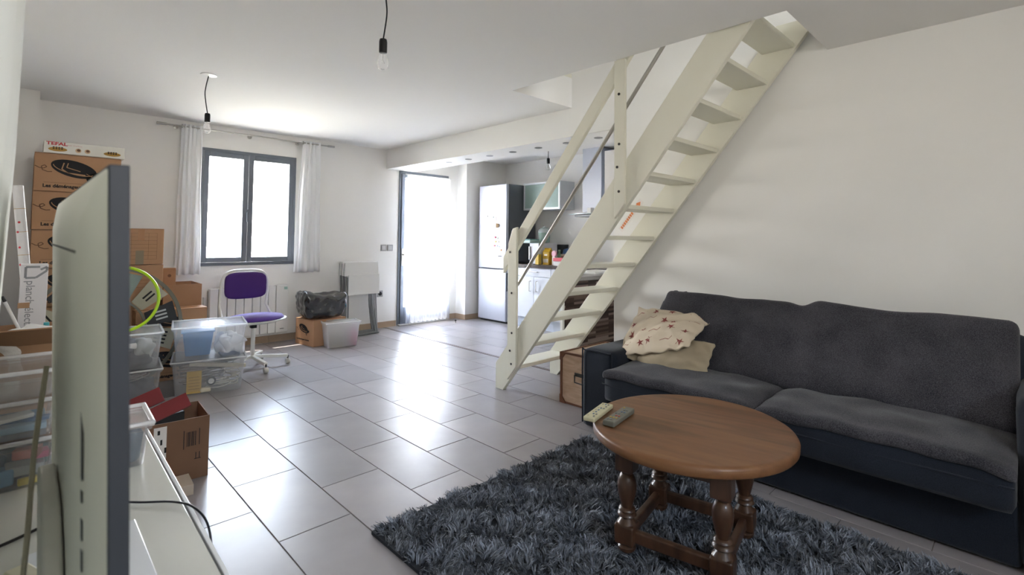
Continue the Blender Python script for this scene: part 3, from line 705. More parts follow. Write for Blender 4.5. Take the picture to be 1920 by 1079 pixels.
# base units
LAQ = mat('white_laquer', '#dfe3ea', rough=.25)
HND = mat('handle_satin', '#b7b3ae', rough=.3, metal=.8)
def base_unit(label, y0, y1, drawer=True, doors=2):
    u = thing('base_cabinet', label, 'cabinet', (kx, y0, 0), group='white kitchen base cabinets'); w = y1-y0
    box('carcass', .02, .60, .002, w-.002, .145, .815, LAQ, u)
    box('plinth', .06, .58, .0, w, 0, .143, mat('plinth_white', '#cfd6e0', rough=.3), u)
    zt_ = .70 if drawer else .812
    for i in range(doors):
        a = w*i/doors+.002; b = w*(i+1)/doors-.002
        d = box('door', 0, .018, a, b, .148, zt_-.003, LAQ, u, bev=.002)
        hy = (a+.018+.04) if (i % 2) else (b-.018-.04)
        tube('handle', [(0, hy, .505), (-.03, hy, .505), (-.03, hy, .64), (0, hy, .64)], .006, HND, d, seg=8)
    if drawer:
        d = box('drawer', 0, .018, .002, w-.002, .703, .812, LAQ, u, bev=.002)
        tube('handle', [(0, w/2-.07, .765), (-.025, w/2-.07, .765), (-.025, w/2+.07, .765), (0, w/2+.07, .765)], .006, HND, d, seg=8)
base_unit('white base cabinet with drawer and two doors beside the fridge filler', 4.34, 4.94)
base_unit('narrow white base cabinet next to the fridge', 4.942, 5.145, False, 1)
base_unit('white base cabinet behind the staircase, nearer the breakfast bar', 3.738, 4.338)
# striped multi-wood laminate
def zebra(name, scale, vert=True):
    m = mat(name, '#5f4d44', rough=.35); n = m.node_tree; b = n.nodes['Principled BSDF']
    t = n.nodes.new('ShaderNodeTexCoord'); mp = n.nodes.new('ShaderNodeMapping'); mp.inputs['Scale'].default_value = scale
    br = n.nodes.new('ShaderNodeTexBrick'); br.inputs['Scale'].default_value = 1; br.inputs['Mortar Size'].default_value = 0; br.inputs['Brick Width'].default_value = .34; br.inputs['Row Height'].default_value = .022
    br.inputs['Color1'].default_value = (0, 0, 0, 1); br.inputs['Color2'].default_value = (1, 1, 1, 1); br.offset = .37; br.inputs['Bias'].default_value = 0
    r = n.nodes.new('ShaderNodeValToRGB'); r.color_ramp.interpolation = 'CONSTANT'
    cs = ['#2e211c', '#6c5a50', '#4a3a33', '#9a8a80', '#3b2c27', '#83706a', '#57463f']
    r.color_ramp.elements[0].color = (*lin(cs[0]), 1); r.color_ramp.elements[1].position = .15; r.color_ramp.elements[1].color = (*lin(cs[1]), 1)
    for i, c in enumerate(cs[2:]): e = r.color_ramp.elements.new(.3+.14*i); e.color = (*lin(c), 1)
    n.links.new(t.outputs['Object'], mp.inputs[0]); n.links.new(mp.outputs[0], br.inputs['Vector']); n.links.new(br.outputs['Color'], r.inputs[0]); n.links.new(r.outputs[0], b.inputs['Base Color'])
    return m, mp
ZEB, mp_ = zebra('striped_wood_laminate_panel', (1, 1, 1)); mp_.inputs['Rotation'].default_value = (R(-90), 0, 0)
ZEBT, mp2 = zebra('striped_wood_laminate_top', (1, 1, 1)); mp2.inputs['Rotation'].default_value = (0, 0, R(90))
wt = box('worktop', 4.905, XK-.002, 3.0, 5.165, .818, .86, ZEBT, None, bev=.003)
tag(wt, 'striped brown laminate worktop along the kitchen wall', 'worktop')
bar = thing('breakfast_bar', 'breakfast bar with striped brown wood panel behind the staircase', 'counter', (0, 0, 0))
prism('bar_top', [(3.60, 2.975), (4.903, 2.975), (4.903, 3.42), (3.96, 3.42)], .812, .85, 'Z', mat('bar_top_grey', '#8b8784', rough=.3), bar, bev=.003)
box('striped_panel', 3.60, 5.53, 3.0, 3.022, .0, .811, ZEB, bar)
box('end_strip', 3.572, 3.599, 2.998, 3.026, .0, .811, WHITEP, bar)
o = thing('serving_tray', 'white tray lying on the breakfast bar behind the stairs', 'tray', (4.35, 3.2, .8505)); boxes('tray', [(-.16, .16, -.11, .11, 0, .008), (-.16, .16, -.11, -.10, .008, .03), (-.16, .16, .10, .11, .008, .03), (-.16, -.15, -.10, .10, .008, .03), (.15, .16, -.10, .10, .008, .03)], WHITEP, o, bev=.002)
# wall cabinet with frosted glass
wc = thing('wall_cabinet', 'wall cabinet with aluminium frame and frosted green glass beside the fridge', 'cabinet', (5.23, 4.45, 1.615))
box('carcass', .02, .315, 0, .69, 0, .39, mat('cabinet_grey', '#c5c7c8', rough=.4), wc)
boxes('door_frame', [(0, .02, 0, .69, 0, .028), (0, .02, 0, .69, .362, .39), (0, .02, 0, .028, .028, .362), (0, .02, .662, .69, .028, .362)], mat('alu_frame', '#dfe3e4', rough=.3, metal=.3), wc, bev=.002)
box('glass_panel', .006, .012, .028, .662, .028, .362, mat('frosted_green', '#9fb4ab', rough=.18, coat=.3), wc)
# hood
hd = thing('extractor_hood', 'stainless extractor hood with glass canopy on the kitchen wall', 'hood', (XK, 3.93, 0))
HS = mat('hood_steel', '#c3c6cf', rough=.35, metal=.3)
box('chimney', -.30, -.003, -.15, .15, 1.56, 2.388, HS, hd, bev=.004)
prism('canopy_glass', [(-.5, -.16), (-.49, .0), (-.46, .15), (-.40, .30), (-.003, .30), (-.003, -.30), (-.40, -.30), (-.46, -.24)], 1.525, 1.533, 'Z', mat('canopy_glass', '#cfe0dd', rough=.08, coat=.5), hd)
box('filter_box', -.40, -.003, -.2, .2, 1.495, 1.524, mat('hood_dark', '#6d6f73', rough=.3, metal=.8), hd, bev=.003)
box('lamp_housing', -.36, -.30, -.03, .03, 1.534, 1.61, WHITEP, hd, bev=.003)
tc_ = thing('tall_wall_cabinet', 'tall white wall cabinet right of the extractor hood', 'cabinet', (5.2, 3.06, 1.42))
box('carcass', .02, .345, 0, .64, 0, .895, LAQ, tc_); box('door', 0, .018, .002, .638, .002, .893, mat('cabinet_cream', '#e6e1d8', rough=.3), tc_, bev=.002)
tube('handle', [(0, .60, .06), (-.03, .60, .06), (-.03, .60, .26), (0, .60, .26)], .006, HND, tc_, seg=8)
# things on the worktop
z0 = .8605
mw = thing('microwave', 'microwave oven with black door and white side on the worktop', 'microwave', (5.0, 4.62, z0))
box('body', .02, .38, 0, .50, .006, .285, mat('mw_white', '#d9d9dc', rough=.3), mw, bev=.004)
box('door', 0, .02, .17, .50, .008, .283, mat('mw_black', '#08080a', rough=.6, spec=.05), mw, bev=.003)
p_ = box('control_panel', 0, .02, 0, .167, .008, .283, mat('mw_panel', '#cfd0d6', rough=.3), mw, bev=.003)
lathe('dial', [(.022, 0), (.02, .012), (.001, .013)], CHROME, p_, 20, (-.012, .083, .10), 'X'); box('handle', -.02, 0, .15, .165, .06, .24, CHROME, mw, bev=.002)
o = thing('storage_tin', 'teal and white lunch box lying on the microwave', 'box', (5.02, 4.80, z0+.286)); box('body', 0, .25, 0, .30, 0, .04, mat('teal_pale', '#b9cfcb', rough=.4), o, bev=.006); box('lid', -.004, .254, -.004, .304, .041, .055, mat('teal_lid', '#6f9a92', rough=.4), o, bev=.004)
o = thing('pitcher', 'pale mint plastic salad spinner standing on the microwave', 'kitchen container', (5.20, 4.70, z0+.286+.105)); o.scale = (.8, .8, .8)
lathe('bowl', [(.06, -.128), (.09, -.12), (.105, .04), (.11, .05), (.001, .05)], clearmat('mint_plastic', '#a9c9bd', .6, transl=.3, gloss=.2), o, 24); lathe('lid', [(.11, .051), (.10, .10), (.05, .14), (.02, .145), (.02, .165), (.001, .166)], clearmat('clear_lid', '#dfe8e6', .35, transl=.3, gloss=.2), o, 24)
o = thing('black_tray', 'flat black tray leaning behind the yellow carton', 'tray', (5.42, 4.50, z0+.003), rot=(0, R(10), 0)); box('tray', 0, .02, 0, .40, 0, .27, BLACK, o, bev=.004)
o = thing('juice_carton', 'yellow drink carton standing on the worktop', 'carton', (5.04, 4.475, z0)); o.scale = (1.15, 1.3, 1); YEL = mat('carton_yellow', '#cda51f', rough=.4, noise_amt=.25, nscale=14)
box('body', 0, .085, 0, .085, 0, .17, YEL, o, bev=.003); prism('gable', [(0, .171), (.085, .171), (.05, .205), (.05, .225), (.035, .225), (.035, .205)], 0, .085, 'Y', YEL, o)
boxes('label_panel', [(-.0015, 0, .01, .075, .03, .08), (-.0015, 0, .02, .065, .12, .14)], mat('carton_label', '#d8d3c0', rough=.5), o)
o = thing('juice_carton', 'shorter yellow packet left of the drink carton', 'carton', (4.975, 4.60, z0)); box('body', 0, .06, 0, .06, 0, .14, mat('packet_yellow', '#d5b548', rough=.4), o, bev=.004)
o = thing('round_tin', 'pink round tin standing upright beside the yellow carton', 'tin', (5.07, 4.405, z0)); lathe('disc', [(.001, -.012), (.04, -.012), (.042, .012), (.001, .014)], mat('tin_pink', '#d9a9b5', rough=.4), o, 28, (0, 0, .15), 'X'); box('stand', -.012, .03, -.03, .03, 0, .112, mat('tin_cream', '#cfc7ba', rough=.5), o, bev=.004)
o = thing('bottle', 'small green bottle behind the pink box', 'bottle', (5.25, 4.47, z0)); lathe('body', [(.03, 0), (.032, .01), (.032, .12), (.014, .15), (.014, .18)], mat('bottle_green', '#7d9a7a', rough=.3), o, 20); lathe('cap', [(.016, .18), (.016, .20), (.001, .201)], mat('cap_green', '#a9bfa3', rough=.4), o, 16)
o = thing('pink_box', 'coral pink and white box at the end of the worktop items', 'box', (4.99, 4.19, z0)); box('body', 0, .12, 0, .16, 0, .055, WHITEP, o, bev=.003); box('lid', -.003, .123, -.003, .163, .056, .10, mat('coral', '#d8606b', rough=.4), o, bev=.003)
o = thing('blue_packet', 'blue plastic packet behind the pink box', 'packet', (5.36, 4.40, z0)); soft('bag', .10, .16, .20, .03, mat('blue_plastic', '#3c5a86', rough=.35), o, n=(8, 10, 10), wr=.015, wf=12, mtx=Matrix.Translation((0, 0, .115)))
o = thing('storage_jar', 'brown glass jar between the bottle and the blue packet', 'jar', (5.20, 4.36, z0)); lathe('body', [(.035, 0), (.04, .01), (.04, .10), (.03, .12)], mat('jar_brown', '#7a5b4a', rough=.3), o, 20); lathe('lid', [(.033, .12), (.033, .145), (.001, .146)], mat('jar_lid', '#b7a58f', rough=.5), o, 20)
dst = thing('door_stop', 'small steel door stop on the floor by the glazed door', 'door stop', (4.475, 5.73, 0)); lathe('post', [(.018, 0), (.018, .004), (.009, .006), (.009, .03)], STEEL, dst, 16); lathe('cap', [(.014, .03), (.014, .042), (.001, .044)], BLACK, dst, 16)

# ================================================================== FOLDING CHAIRS
GT = mat('grey_tube', '#8b8d8c', rough=.35, metal=.6)
def fold_chair(label, dx, dy, rz=0):
    c = thing('folding_chair', label, 'folding chair', (3.05+dx, 5.93+dy, 0), rz, group='white folding chairs against the far wall')
    box('backrest', -.225, .225, -.018, .0, .73, .90, WHITEP, c, bev=.006)
    box('seat', -.185, .235, -.038, -.020, .50, .745, WHITEP, c, bev=.005)
    for s in (-1, 1):
        tube('leg', [(s*.215, .006, .88), (s*.205, .0, .5), (s*.225, -.01, .06), (s*.225, -.05, .015)], .009, GT, c, smooth_path=5)
        tube('leg', [(s*.19, -.012, .72), (s*.175, -.015, .4), (s*.20, -.06, .02)], .009, GT, c, smooth_path=5)
    tube('foot_bar', [(-.225, -.05, .012), (.225, -.05, .012)], .009, GT, c)
    tube('foot_bar', [(-.20, -.06, .022), (.20, -.06, .022)], .008, GT, c)
fold_chair('white folding chair leaning on the far wall, hindmost of the row', .03, .06)
fold_chair('white folding chair leaning on the far wall, second from the wall', .02, -.005, .02)
fold_chair('white folding chair leaning on the far wall, third from the wall', .00, -.075, -.01)
fold_chair('white folding chair leaning on the far wall, foremost of the row', -.01, -.145, .02)

# ================================================================== CARTONS
def hat_logo(parent, mtx, s=1.0):
    P = [ell(0, .005, .115*s, .052*s, R(-14), 28)]
    flat('hat_print', P+[ell(.105*s, -.032*s, .045*s, .020*s, R(15), 16), ell(.075*s, -.06*s, .028*s, .012*s, R(-65), 14)], INK, parent, mtx, .0006)
    lines = []
    lines += strokes([(-.05*s, .04*s), (-.06*s, .0), (-.03*s, -.022*s), (.03*s, -.028*s), (.055*s, -.03*s)], .006*s)
    lines += strokes([(-.03*s, .040*s), (-.037*s, .012*s), (.03*s, -.008*s)], .005*s)
    lines += strokes(ell(0, .006, .103*s, .033*s, R(-14), 20, math.pi*1.02, math.pi*1.9), .0045*s)
    lines += strokes([(.06*s, -.02*s), (.09*s, -.04*s), (.075*s, -.075*s)], .003*s)
    flat('hat_lines', lines, KRAFT, parent, mtx @ Matrix.Translation((0, 0, .0007)), .0004)
    sw = [(-.185*s, .012*s), (-.165*s, .0), (-.145*s, -.002*s), (-.13*s, .008*s), (-.14*s, .018*s), (-.155*s, .01*s), (-.15*s, -.012*s), (-.125*s, -.022*s), (-.105*s, -.02*s)]
    flat('swirl_print', strokes(sw, .005*s), INKT, parent, mtx, .0006)
def carton(label, x0, x1, y0, y1, z0, z1, m=KRAFT, logo=True, logo_scale=1.0, group='moving cartons stacked along the far wall', rz=0.0, flaps=True, txt='Les déménageurs bretons', ts=.035, name='moving_carton'):
    cx, cyy = (x0+x1)/2, (y0+y1)/2; w, d, h = x1-x0, y1-y0, z1-z0
    c = thing(name, label, 'cardboard box', (cx, cyy, z0), rz, group)
    box('body', -w/2, w/2, -d/2, d/2, 0.001, h-.006, m, c, bev=.003, seg=1)
    if flaps:
        box('flap', -w/2, w/2, -d/2, -.001, h-.0055, h-.001, m, c, bev=.001, seg=1); box('flap', -w/2, w/2, .001, d/2, h-.0055, h-.001, m, c, bev=.001, seg=1)
        box('tape', -w/2+.002, w/2-.002, -.025, .025, h-.0009, h-.0002, mat('packing_tape', '#b07f57', rough=.25), c)
    if logo:
        hat_logo(c, face_negY(-.03, -d/2-.0002, h*.60), logo_scale*1.22)
        text('print_text', txt, ts, INK, c, face_negY(-w/2+.05, -d/2-.0002, h*.105), bold=.0013)
        boxes('print_rule', [(-w/2+.055, w/2-.06, -d/2-.001, -d/2-.0002, h*.105+.036, h*.105+.038)], INKT, c)
    return c
zs = [0, .361, .654, .947, 1.24, 1.533, 1.826]
nmz = ['bottom', 'second from the bottom', 'third from the bottom', 'third from the top', 'second from the top', 'topmost']
for i in range(6):
    carton('brown hat-printed moving carton, %s of the tall stack' % nmz[i] if i else 'brown moving carton at the bottom of the tall stack left of the window', .058+RNG.uniform(-.003, .003), .575, 5.2, 5.56, zs[i], zs[i+1]-.001)
tb = thing('appliance_box', 'flat white table grill box printed with red letters on the tall carton stack', 'box', (.35, 5.36, 1.826))
TEF = mat('printed_white_card', '#e4e1d6', rough=.4)
box('body', -.245, .245, -.16, .16, .001, .092, TEF, tb, bev=.002, seg=1)
REDI = mat('red_ink', '#c1303a', rough=.5); GOLD = mat('ochre_ink', '#b58a3c', rough=.6)
text('brand_text', 'TEFAL', .033, REDI, tb, face_negY(-.232, -.1602, .064) @ Matrix.Scale(1.35, 4, (1, 0, 0)), bold=.0012)
text('small_print', "Multi'  Crep'Party", .012, mat('faded_red_ink', '#cf9a90', rough=.5), tb, face_negY(-.11, -.1602, .066))
for cx_ in (-.165, .165):
    flat('plate_print', [ell(cx_, .032, .055, .016, 0, 20)], GOLD, tb, face_negY(0, -.1602, 0))
    flat('grill_print', [ell(cx_-.024+i*.016, .036+j*.011, .0065, .0042, 0, 10) for i in range(4) for j in range(2)], INK, tb, face_negY(0, -.1610, 0))
for cx_ in (-.045, .01):
    flat('round_print', [ell(cx_, .035, .018, .017, 0, 18)], mat('cream_ink', '#d2b28c', rough=.6), tb, face_negY(0, -.1602, 0)); flat('dark_print', [ell(cx_+.002, .038, .011, .010, 0, 14)], INKT, tb, face_negY(0, -.1610, 0))
def grid_print(c, w, d, h):
    L = []
    for i in range(8): L.append((-w/2+.012, w/2-.05, -d/2-.001, -d/2-.0002, .045+i*(h-.085)/7, .0465+i*(h-.085)/7))
    for x in (-w/2+.012, -w/2+.075, w/2-.11, w/2-.05): L.append((x, x+.0015, -d/2-.001, -d/2-.0002, .045, .0465+(h-.085)))
    boxes('table_print', L, INKT, c)
    boxes('tape_strip', [(-.032, .012, -d/2-.0016, -d/2-.0011, h-.10, h-.004)], mat('packing_tape', '#b07f57', rough=.25), c)
    boxes('grey_tape', [(-.045, .012, -d/2-.0016, -d/2-.0011, .002, .12)], mat('tape_grey', '#8e8068', rough=.4), c)
c = carton('brown carton with a printed table grid, topmost of the second stack', .60, .905, 5.3, 5.85, .953, 1.262, logo=False); grid_print(c, .305, .55, .308)
c = carton('brown carton with faint grid under the topmost grid carton', .60, .908, 5.3, 5.85, .64, .951, logo=False)
boxes('table_print', [(-.10, .06, -.2762, -.2752, .12+.03*i, .1215+.03*i) for i in range(4)], INKT, c)
carton('plain brown carton low in the second stack behind the big clock', .60, .88, 5.3, 5.85, .32, .638, logo=False)
carton('plain brown carton at the foot of the second stack', .60, .88, 5.3, 5.85, 0, .318, logo=False)
c = carton('brown moving carton with a white taped top behind the storage bins', .70, 1.215, 5.12, 5.70 if False else 5.29, .285, .575)
c = None
carton('brown moving carton lettered in black on the floor behind the bins', .70, 1.20, 5.02, 5.29, 0, .284)
# open carton right of the second stack
def open_box(name, label, x0, x1, y0, y1, z0, z1, m, rz=0, th=.005, flaps=(), group=None):
    cx, cyy = (x0+x1)/2, (y0+y1)/2; w, d, h = x1-x0, y1-y0, z1-z0
    c = thing(name, label, 'cardboard box', (cx, cyy, z0), rz, group)
    box('bottom', -w/2, w/2, -d/2, d/2, .0, th, m, c)
    box('front_panel', -w/2, w/2, -d/2, -d/2+th, th, h, m, c); box('back_panel', -w/2, w/2, d/2-th, d/2, th, h, m, c)
    box('side_panel', -w/2, -w/2+th, -d/2+th, d/2-th, th, h, m, c); box('side_panel', w/2-th, w/2, -d/2+th, d/2-th, th, h, m, c)
    for (side, ang, L) in flaps:
        bm = bmesh.new()
        if side in 'lr':
            s = 1 if side == 'r' else -1
            bx(bm, 0, th, -d/2, d/2, 0, L, mtx=Matrix.Translation((s*(w/2-th/2), 0, h)) @ Matrix.Rotation(s*R(ang), 4, 'Y'))
        else:
            s = 1 if side == 'b' else -1
            bx(bm, -w/2, w/2, 0, th, 0, L, mtx=Matrix.Translation((0, s*(d/2-th/2), h)) @ Matrix.Rotation(-s*R(ang), 4, 'X'))
        link_mesh('flap', bm, m, c)
    return c
open_box('open_carton', 'open brown carton on the boxes right of the grid carton', .915, 1.21, 5.31, 5.70, .40, .765, mat('carton_mid', '#a9805f', rough=.8, noise_amt=.06), flaps=(('b', 150, .02),))
carton('plain brown carton supporting the open one near the window', .915, 1.20, 5.31, 5.70, 0, .398, logo=False)
c = carton('small brown carton standing upright inside the open carton', .945, 1.045, 5.52, 5.62, .4055, .905, logo=False, m=mat('carton_mid', '#a9805f'), flaps=True)
flat('round_stamp', [ell(.0, .43, .014, .014, 0, 16)], INKT, c, face_negY(0, -.0502, 0))
# carton under the black bag
c = carton('brown moving carton with hat print under the black bin bag', 2.30, 2.70, 5.50, 5.87, 0, .29, logo=False, rz=R(8))
hat_logo(c, Matrix.Translation((-.2006, .02, .18)) @ Matrix.Rotation(R(-90), 4, 'Z') @ Matrix.Rotation(R(90), 4, 'X'), .8)
text('print_text', 'Les déménageurs bretons', .024, INK, c, Matrix.Translation((-.2006, .155, .055)) @ Matrix.Rotation(R(-90), 4, 'Z') @ Matrix.Rotation(R(90), 4, 'X'), bold=.0006)
# black bag
def bag():
    o = thing('bin_bag', 'crumpled black plastic bin bag on the carton by the window', 'bag', (2.49, 5.66, .2905))
    def fn(p, u, v, w):
        q = p.copy(); d = Vector((p.x, p.y, 0)); 
        p.x *= 1+.10*w; p.y *= 1+.10*w
        n1 = noise.noise(q*9+Vector((3, 1, 7))); n2 = noise.noise(q*22)
        p += Vector((p.x, p.y, .3*p.z)).normalized()*(.030*abs(n1)+.010*n2)
        if w > .6: p.z += -.065*(1-min(1, (u*u+v*v)))*(1.3)+.02*noise.noise(q*14); 
        p.z += .035*max(0, -u)*max(0, w)
        return p
    soft('bag_body', .46, .34, .27, .07, mat('bin_bag_plastic', '#141519', rough=.22, spec=.9, coat=.8, bump=.5, bscale=9), o, n=(44, 36, 24), mtx=Matrix.Translation((0, 0, .145)), fn=fn)
    tube('bag_tie', [(.18, -.15, .16), (.215, -.165, .14), (.22, -.15, .11)], .004, mat('tie_teal', '#4f8f95', rough=.4), o, smooth_path=4)
bag()

# ================================================================== STORAGE BINS
def bin_(label, cx, cyy, z0, w, d, h, rz=0.0, m=BIN, taper=.022, lid=True, legs=True, name='storage_bin', group='clear lidded storage bins'):
    c = thing(name, label, 'storage box', (cx, cyy, z0), rz, group)
    bm = bmesh.new(); t = .0025
    def ring(f, z, ins): 
        a, b = w/2-f*taper-ins, d/2-f*taper-ins; r = .02; pts = []
        for sx, sy, a0 in ((1, 1, 0), (-1, 1, 90), (-1, -1, 180), (1, -1, 270)):
            for k in range(4):
                an = R(a0+k*30); pts.append(bm.verts.new((sx*(a-r)+r*math.cos(an), sy*(b-r)+r*math.sin(an), z)))
        return pts
    rs = [ring(1, .0, 0), ring(0, h-.03, 0), ring(0, h-.029, -.008), ring(0, h-.018, -.008), ring(0, h-.018, t), ring(1, t, t)]
    bm.faces.new(rs[0][::-1])
    for a, b in zip(rs[:-1], rs[1:]):
        for k in range(16): bm.faces.new((a[k], a[(k+1) % 16], b[(k+1) % 16], b[k]))
    bm.faces.new(rs[-1]); bmesh.ops.recalc_face_normals(bm, faces=bm.faces)
    autosmooth(link_mesh('bin_body', bm, m, c), 35)
    if lid:
        l = boxes('lid', [(-w/2-.012, w/2+.012, -d/2-.012, d/2+.012, h-.017, h-.012)], m, c, bev=.002)
        boxes('lid_rim', [(-w/2-.014, w/2+.014, -d/2-.014, -d/2, h-.012, h), (-w/2-.014, w/2+.014, d/2, d/2+.014, h-.012, h), (-w/2-.014, -w/2, -d/2, d/2, h-.012, h), (w/2, w/2+.014, -d/2, d/2, h-.012, h)], RIM, l, bev=.003)
    return c
# pair right of the clock
bB = bin_('clear storage bin of tangled cables, lower of the pair beside the purple chair', 1.118, 4.60, .002, .48, .40, .26, R(-13))
bT = bin_('clear storage bin holding a blue tub, upper of the pair beside the purple chair', 1.112, 4.60, .263, .48, .40, .255, R(-11))
# pair left, in front of the clock
bin_('clear storage bin full of dark clutter, lower one in front of the big clock', .56, 4.53, .002, .42, .38, .265, R(-6))
bin_('clear storage bin of dark cloths, upper one in front of the big clock', .56, 4.53, .268, .42, .38, .255, R(-6))
bin_('small frosted storage bin on the floor before the folding chairs', 2.585, 5.365, .002, .36, .22, .275, R(-9), m=clearmat('frosty_bin', '#ffffff', .34, transl=.5, gloss=.08))
# contents
def blob(name, label, cat, loc, s, m, sd_=0, wf=14, wr=.03, n=(14, 14, 10), group=None, rz=0):
    o = soft(name, s[0], s[1], s[2], min(s)*.35, m, None, n=n, wr=wr, wf=wf, seed=sd_); o.location = (loc[0], loc[1], loc[2]+s[2]/2); o.rotation_euler = (0, 0, rz)
    return tag(o, label, cat, group)
tubm = mat('blue_tub', '#3f87c4', rough=.35)
o = thing('plastic_tub', 'bright blue plastic tub inside the upper storage bin', 'tub', (1.03, 4.585, .275), R(-11)); 
bm = bmesh.new(); bmesh.ops.create_cone(bm, cap_ends=True, cap_tris=False, segments=4, radius1=.115, radius2=.145, depth=.185, matrix=Matrix.Translation((0, 0, .095)) @ Matrix.Rotation(R(45), 4, 'Z'))
bmesh.ops.bevel(bm, geom=list(bm.edges), offset=.012, segments=2, profile=.5, affect='EDGES'); autosmooth(link_mesh('tub_body', bm, tubm, o))
boxes('tub_rim', [(-.112, .112, -.112, .112, .184, .196)], mat('blue_tub_rim', '#5c9fd6', rough=.3), o, bev=.004)
WB = mat('white_bag', '#e4e6ea', rough=.35, bump=.4, bscale=25)
blob('plastic_bag', 'crumpled white plastic bag beside the blue tub in the bin', 'bag', (1.245, 4.55, .27), (.17, .22, .15), WB, 2, 16, .045, (24, 24, 16))
blob('blue_cloth', 'dark blue cloth scrap under the white bag in the bin', 'cloth', (1.22, 4.46, .268), (.13, .05, .03), mat('blue_cloth', '#3b5578', rough=.8), 5)
o = thing('yellow_booklet', 'yellow booklet standing at the left end of the cable bin', 'booklet', (.985, 4.455, .01), R(-13)); box('booklet', -.048, .048, -.006, .006, 0, .165, mat('booklet_yellow', '#cfa83a', rough=.6), o); boxes('text_block', [(-.036, .036, -.0068, -.006, .03+i*.022, .036+i*.022) for i in range(5)], mat('booklet_ink', '#a3802a', rough=.6), o)
o = thing('cable_trunking', 'long cream plastic trunking lying across the cable bin', 'trunking', (1.16, 4.50, .175), rot=(0, R(8), R(-12))); box('trunking', -.20, .19, -.02, .02, 0, .028, mat('cream_plastic', '#cfc8b4', rough=.5), o, bev=.004)
rc = random.Random(5)
CG = mat('cable_grey', '#8f8c86', rough=.5); CW = mat('cable_white', '#d9d6cc', rough=.5); CD = mat('cable_dark', '#3a3d42', rough=.5)
def coil(label, cx, cyy, z, w, d, h, m, n=4, loops=5, sd_=1, r=.004):
    q = random.Random(sd_); pts = []
    for i in range(loops*7):
        a = i*2*math.pi/7; rr = q.uniform(.6, 1)
        pts.append((math.cos(a)*w/2*rr, math.sin(a)*d/2*rr, r+(h-2*r)*i/(loops*7)+q.uniform(0, .01)))
    o = thing('coiled_cable', label, 'cable', (cx, cyy, z)); tube('cable', pts, r, m, o, seg=6, smooth_path=5)
    tube('plug', [(0, 0, h*.5), (.035, .01, h*.55)], .012, m, o)
coil('white coiled power cable low in the cable bin', 1.16, 4.49, .012, .20, .14, .08, CW, sd_=2, loops=4, r=.005)
coil('cream coiled lead at the right end of the cable bin', 1.255, 4.50, .012, .13, .18, .15, mat('cable_cream', '#c3bba5', rough=.5), sd_=4, loops=5)
coil('grey coiled cable filling the back of the cable bin', 1.10, 4.68, .012, .36, .14, .17, CG, sd_=6, loops=7, r=.006)
coil('dark coiled cable on top of the cable bin contents', 1.22, 4.62, .13, .22, .16, .08, CD, sd_=8, loops=4)
o = thing('tape_roll', 'dark ringed white tape roll in the front of the cable bin', 'tape', (1.095, 4.432, .09), R(-13)); lathe('roll', [(.013, -.012), (.032, -.012), (.032, .012), (.013, .012), (.013, -.012)], mat('tape_dark', '#4b5054', rough=.4), o, 24, (0, 0, 0), 'Y'); lathe('core', [(.001, -.0125), (.02, -.0125), (.02, -.0135), (.001, -.0135)], WHITEP, o, 24, (0, 0, 0), 'Y')
blob('white_adapter', 'cream plug adapter on the floor of the cable bin', 'adapter', (1.06, 4.44, .01), (.07, .04, .035), mat('cream_plastic', '#cfc8b4'), 7, wr=.004)
DC = mat('dark_cloth', '#4a505c', rough=.85, bump=.4, bscale=40); DC2 = mat('slate_cloth', '#2e333d', rough=.85)
blob('folded_cloth', 'slate grey cloths bundled in the upper clutter bin', 'cloth', (.54, 4.53, .28), (.34, .28, .12), DC2, 9, 12, .04, (26, 22, 12))
blob('plastic_bag', 'pale crumpled bag at the right of the upper clutter bin', 'bag', (.66, 4.46, .34), (.12, .18, .12), mat('grey_bag', '#a9aca8', rough=.4), 11, 14, .035, (18, 18, 12))
blob('folded_cloth', 'blue grey cloth on top in the upper clutter bin', 'cloth', (.50, 4.47, .40), (.2, .2, .07), DC, 15, 14, .03, (18, 18, 8))
o = thing('paper_roll', 'short white paper roll in the upper clutter bin', 'roll', (.565, 4.385, .43), rot=(0, 0, R(8))); lathe('roll', [(.018, -.045), (.02, -.044), (.02, .044), (.018, .045)], WHITEP, o, 18, (0, 0, 0), 'X')
blob('folded_cloth', 'dark cloth bundle filling the lower clutter bin', 'cloth', (.56, 4.53, .012), (.34, .29, .14), DC, 21, 12, .035, (26, 22, 12))
coil('grey cable coiled on the cloth in the lower clutter bin', .58, 4.50, .16, .26, .2, .06, CG, sd_=12, loops=4)
o = thing('cosmetic_bottle', 'pink bottle at the right of the small frosted bin', 'bottle', (2.70, 5.31, .008)); lathe('bottle', [(.04, 0), (.043, .01), (.043, .13), (.02, .16), (.02, .19), (.001, .191)], mat('bottle_pink', '#c45a94', rough=.4), o, 20)
o = thing('picture_frame', 'beige framed card leaning inside the small frosted bin', 'frame', (2.50, 5.30, .008), rot=(R(-6), R(8), R(-9))); boxes('frame', [(-.05, .05, -.006, .006, 0, .018), (-.05, .05, -.006, .006, .162, .18), (-.05, -.035, -.006, .006, .018, .162), (.035, .05, -.006, .006, .018, .162)], mat('frame_beige', '#bfae93', rough=.5), o); box('card', -.035, .035, -.002, .002, .018, .162, mat('card_grey', '#8d9091', rough=.5), o)
o = thing('grey_box', 'grey cardboard sleeve in the middle of the small frosted bin', 'box', (2.60, 5.33, .008), R(-9)); box('sleeve', -.04, .04, -.03, .03, 0, .15, mat('sleeve_grey', '#8a8c8e', rough=.5), o, bev=.002)

